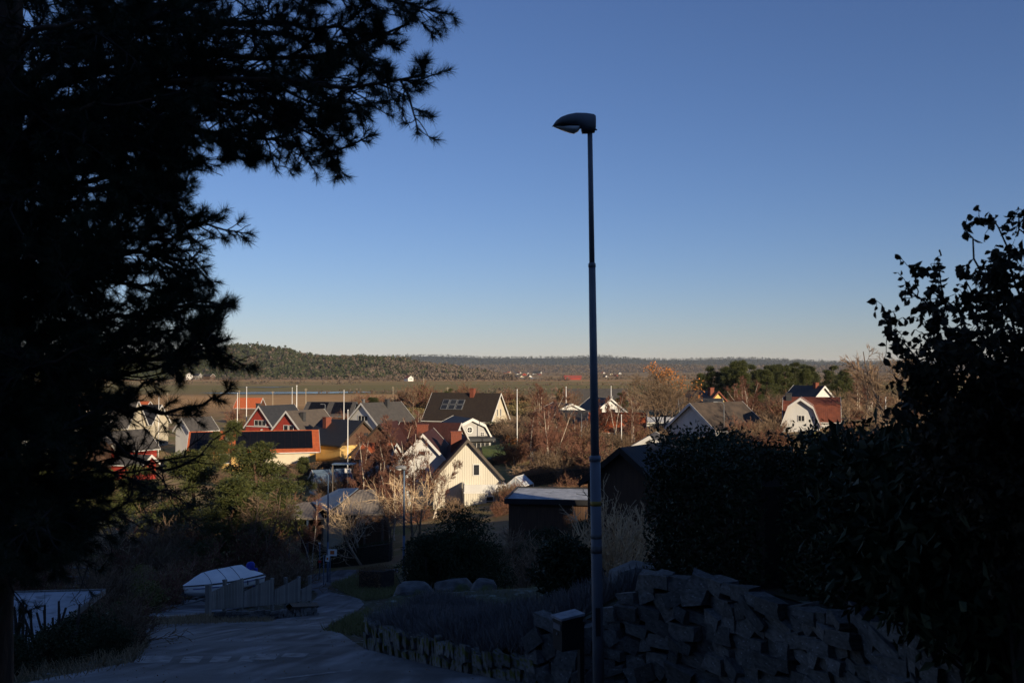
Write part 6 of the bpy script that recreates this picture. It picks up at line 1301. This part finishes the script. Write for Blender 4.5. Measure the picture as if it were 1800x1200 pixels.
mx_, my_ = pix(B1[:, 3]); thin = ((my_ > 640) & (mx_ > 140)) | ((my_ > 290) & (my_ < 380) & (mx_ > 330)) | ((my_ > 500) & (mx_ > 400)); keep = ~thin | (r.uniform(size=len(B1)) < .22); B1, L1 = B1[keep], L1[keep]
s2, d2, t2 = kids(r, B1, 8, .12, 1., (25, 65)); B2 = grow(r, s2, d2, np.repeat(L1, 8) * r.uniform(.25, .5, len(s2)), 4, .15, .03)
tips_ = np.concatenate([B2[:, -1], B1[:, -1], Bs[:, -1]]); td = np.concatenate([B2[:, -1] - B2[:, -2], B1[:, -1] - B1[:, -2], Bs[:, -1] - Bs[:, -2]])
keep = r.uniform(size=len(tips_)) < .86; tips_, td = tips_[keep], nrm(td[keep])
pt = thing('pine_tree', 'huge dark foreground pine whose needled boughs fill the upper left', 'tree', (0, 0, 0))
ob('trunk', mesh('trunk', [tubes(T0, np.linspace(.19, .07, 14)[None], 12)], bark_pine, True), pt)
ob('boughs', mesh('boughs', [tubes(Bs, np.linspace(.040, .008, 16)[None], 6)], bark_pine, True), pt)
ob('twigs', mesh('twigs', [tubes(B1, np.linspace(.009, .004, 6)[None], 4), tubes(B2, np.linspace(.005, .003, 4)[None], 3)], bark_dark), pt)
ob('crown', mesh('crown', [needles(r, tips_, td, 84, .084, .0019, 84, .065)], lf_pine_near), pt)
# dead bare lower branches of the pine
DB = [[(60,760,7.4),(150,735,7.2),(230,800,7.0),(300,835,6.9),(360,800,6.8)], [(60,770,7.5),(170,780,7.4),(260,815,7.3),(330,800,7.2)], [(50,880,7.4),(130,850,7.2),(180,815,7.0),(230,835,6.9),(300,820,6.8)], [(60,830,7.7),(140,800,7.8),(240,850,7.9),(320,880,8.0)], [(40,700,7.6),(120,670,7.6),(180,690,7.5),(225,715,7.4)], [(60,940,7.5),(120,900,7.4),(180,905,7.3),(230,880,7.2)]]
Ds = []
for w_ in DB:
    Q = np.array([trunk_at(np.array(P(*w_[0]))[2])] + [np.array(P(*q)) for q in w_]); L_ = np.concatenate([[0], np.cumsum(np.linalg.norm(np.diff(Q, axis=0), axis=1))]); s = np.linspace(0, L_[-1], 14); c = np.stack([np.interp(s, L_, Q[:, i]) for i in range(3)], 1); c[1:-1] = (c[:-2] + 2 * c[1:-1] + c[2:]) / 4; Ds.append(c + r.normal(size=c.shape) * .012)
Ds = np.array(Ds); s1, d1, t1 = kids(r, Ds, 12, .25, 1., (30, 65)); D1 = grow(r, s1, d1, r.uniform(.15, .5, len(s1)), 6, .2, .0); s2, d2, t2 = kids(r, D1, 4, .2, 1., (30, 65)); D2 = grow(r, s2, d2, r.uniform(.06, .2, len(s2)), 4, .2)
ob('dead_branches', mesh('dead_branches', [tubes(Ds, np.linspace(.022, .006, 14)[None], 5), tubes(D1, np.linspace(.006, .003, 6)[None], 4), tubes(D2, np.linspace(.0035, .002, 4)[None], 3)], bark_dark), pt)
# ---------------------------------------------------------------- wood on the hill behind the viewer (shades the foreground)
r = np.random.default_rng(601); n = 420; bx = r.uniform(-140, 220, n); by = r.uniform(-95, -42, n); bz = hgt(bx, by)
forest('hilltop_wood', np.stack([bx, by, bz], 1), r.uniform(7, 12, n), lf_forest, 60, .34, 602, .4)
# ---------------------------------------------------------------- thin winter haze over the whole place
hz = bpy.data.materials.new('haze'); hz.use_nodes = True; hn = hz.node_tree.nodes
hn.remove(hn['Principled BSDF']); pv = hn.new('ShaderNodeVolumePrincipled'); pv.inputs['Density'].default_value = 3.2e-5; pv.inputs['Color'].default_value = (.80, .90, 1, 1); pv.inputs['Anisotropy'].default_value = 0.
hz.node_tree.links.new(pv.outputs[0], hn['Material Output'].inputs['Volume'])
struct('haze', mesh('haze', [box(-5200, 5200, -300, 9200, -22, 75)], hz), 'stuff')
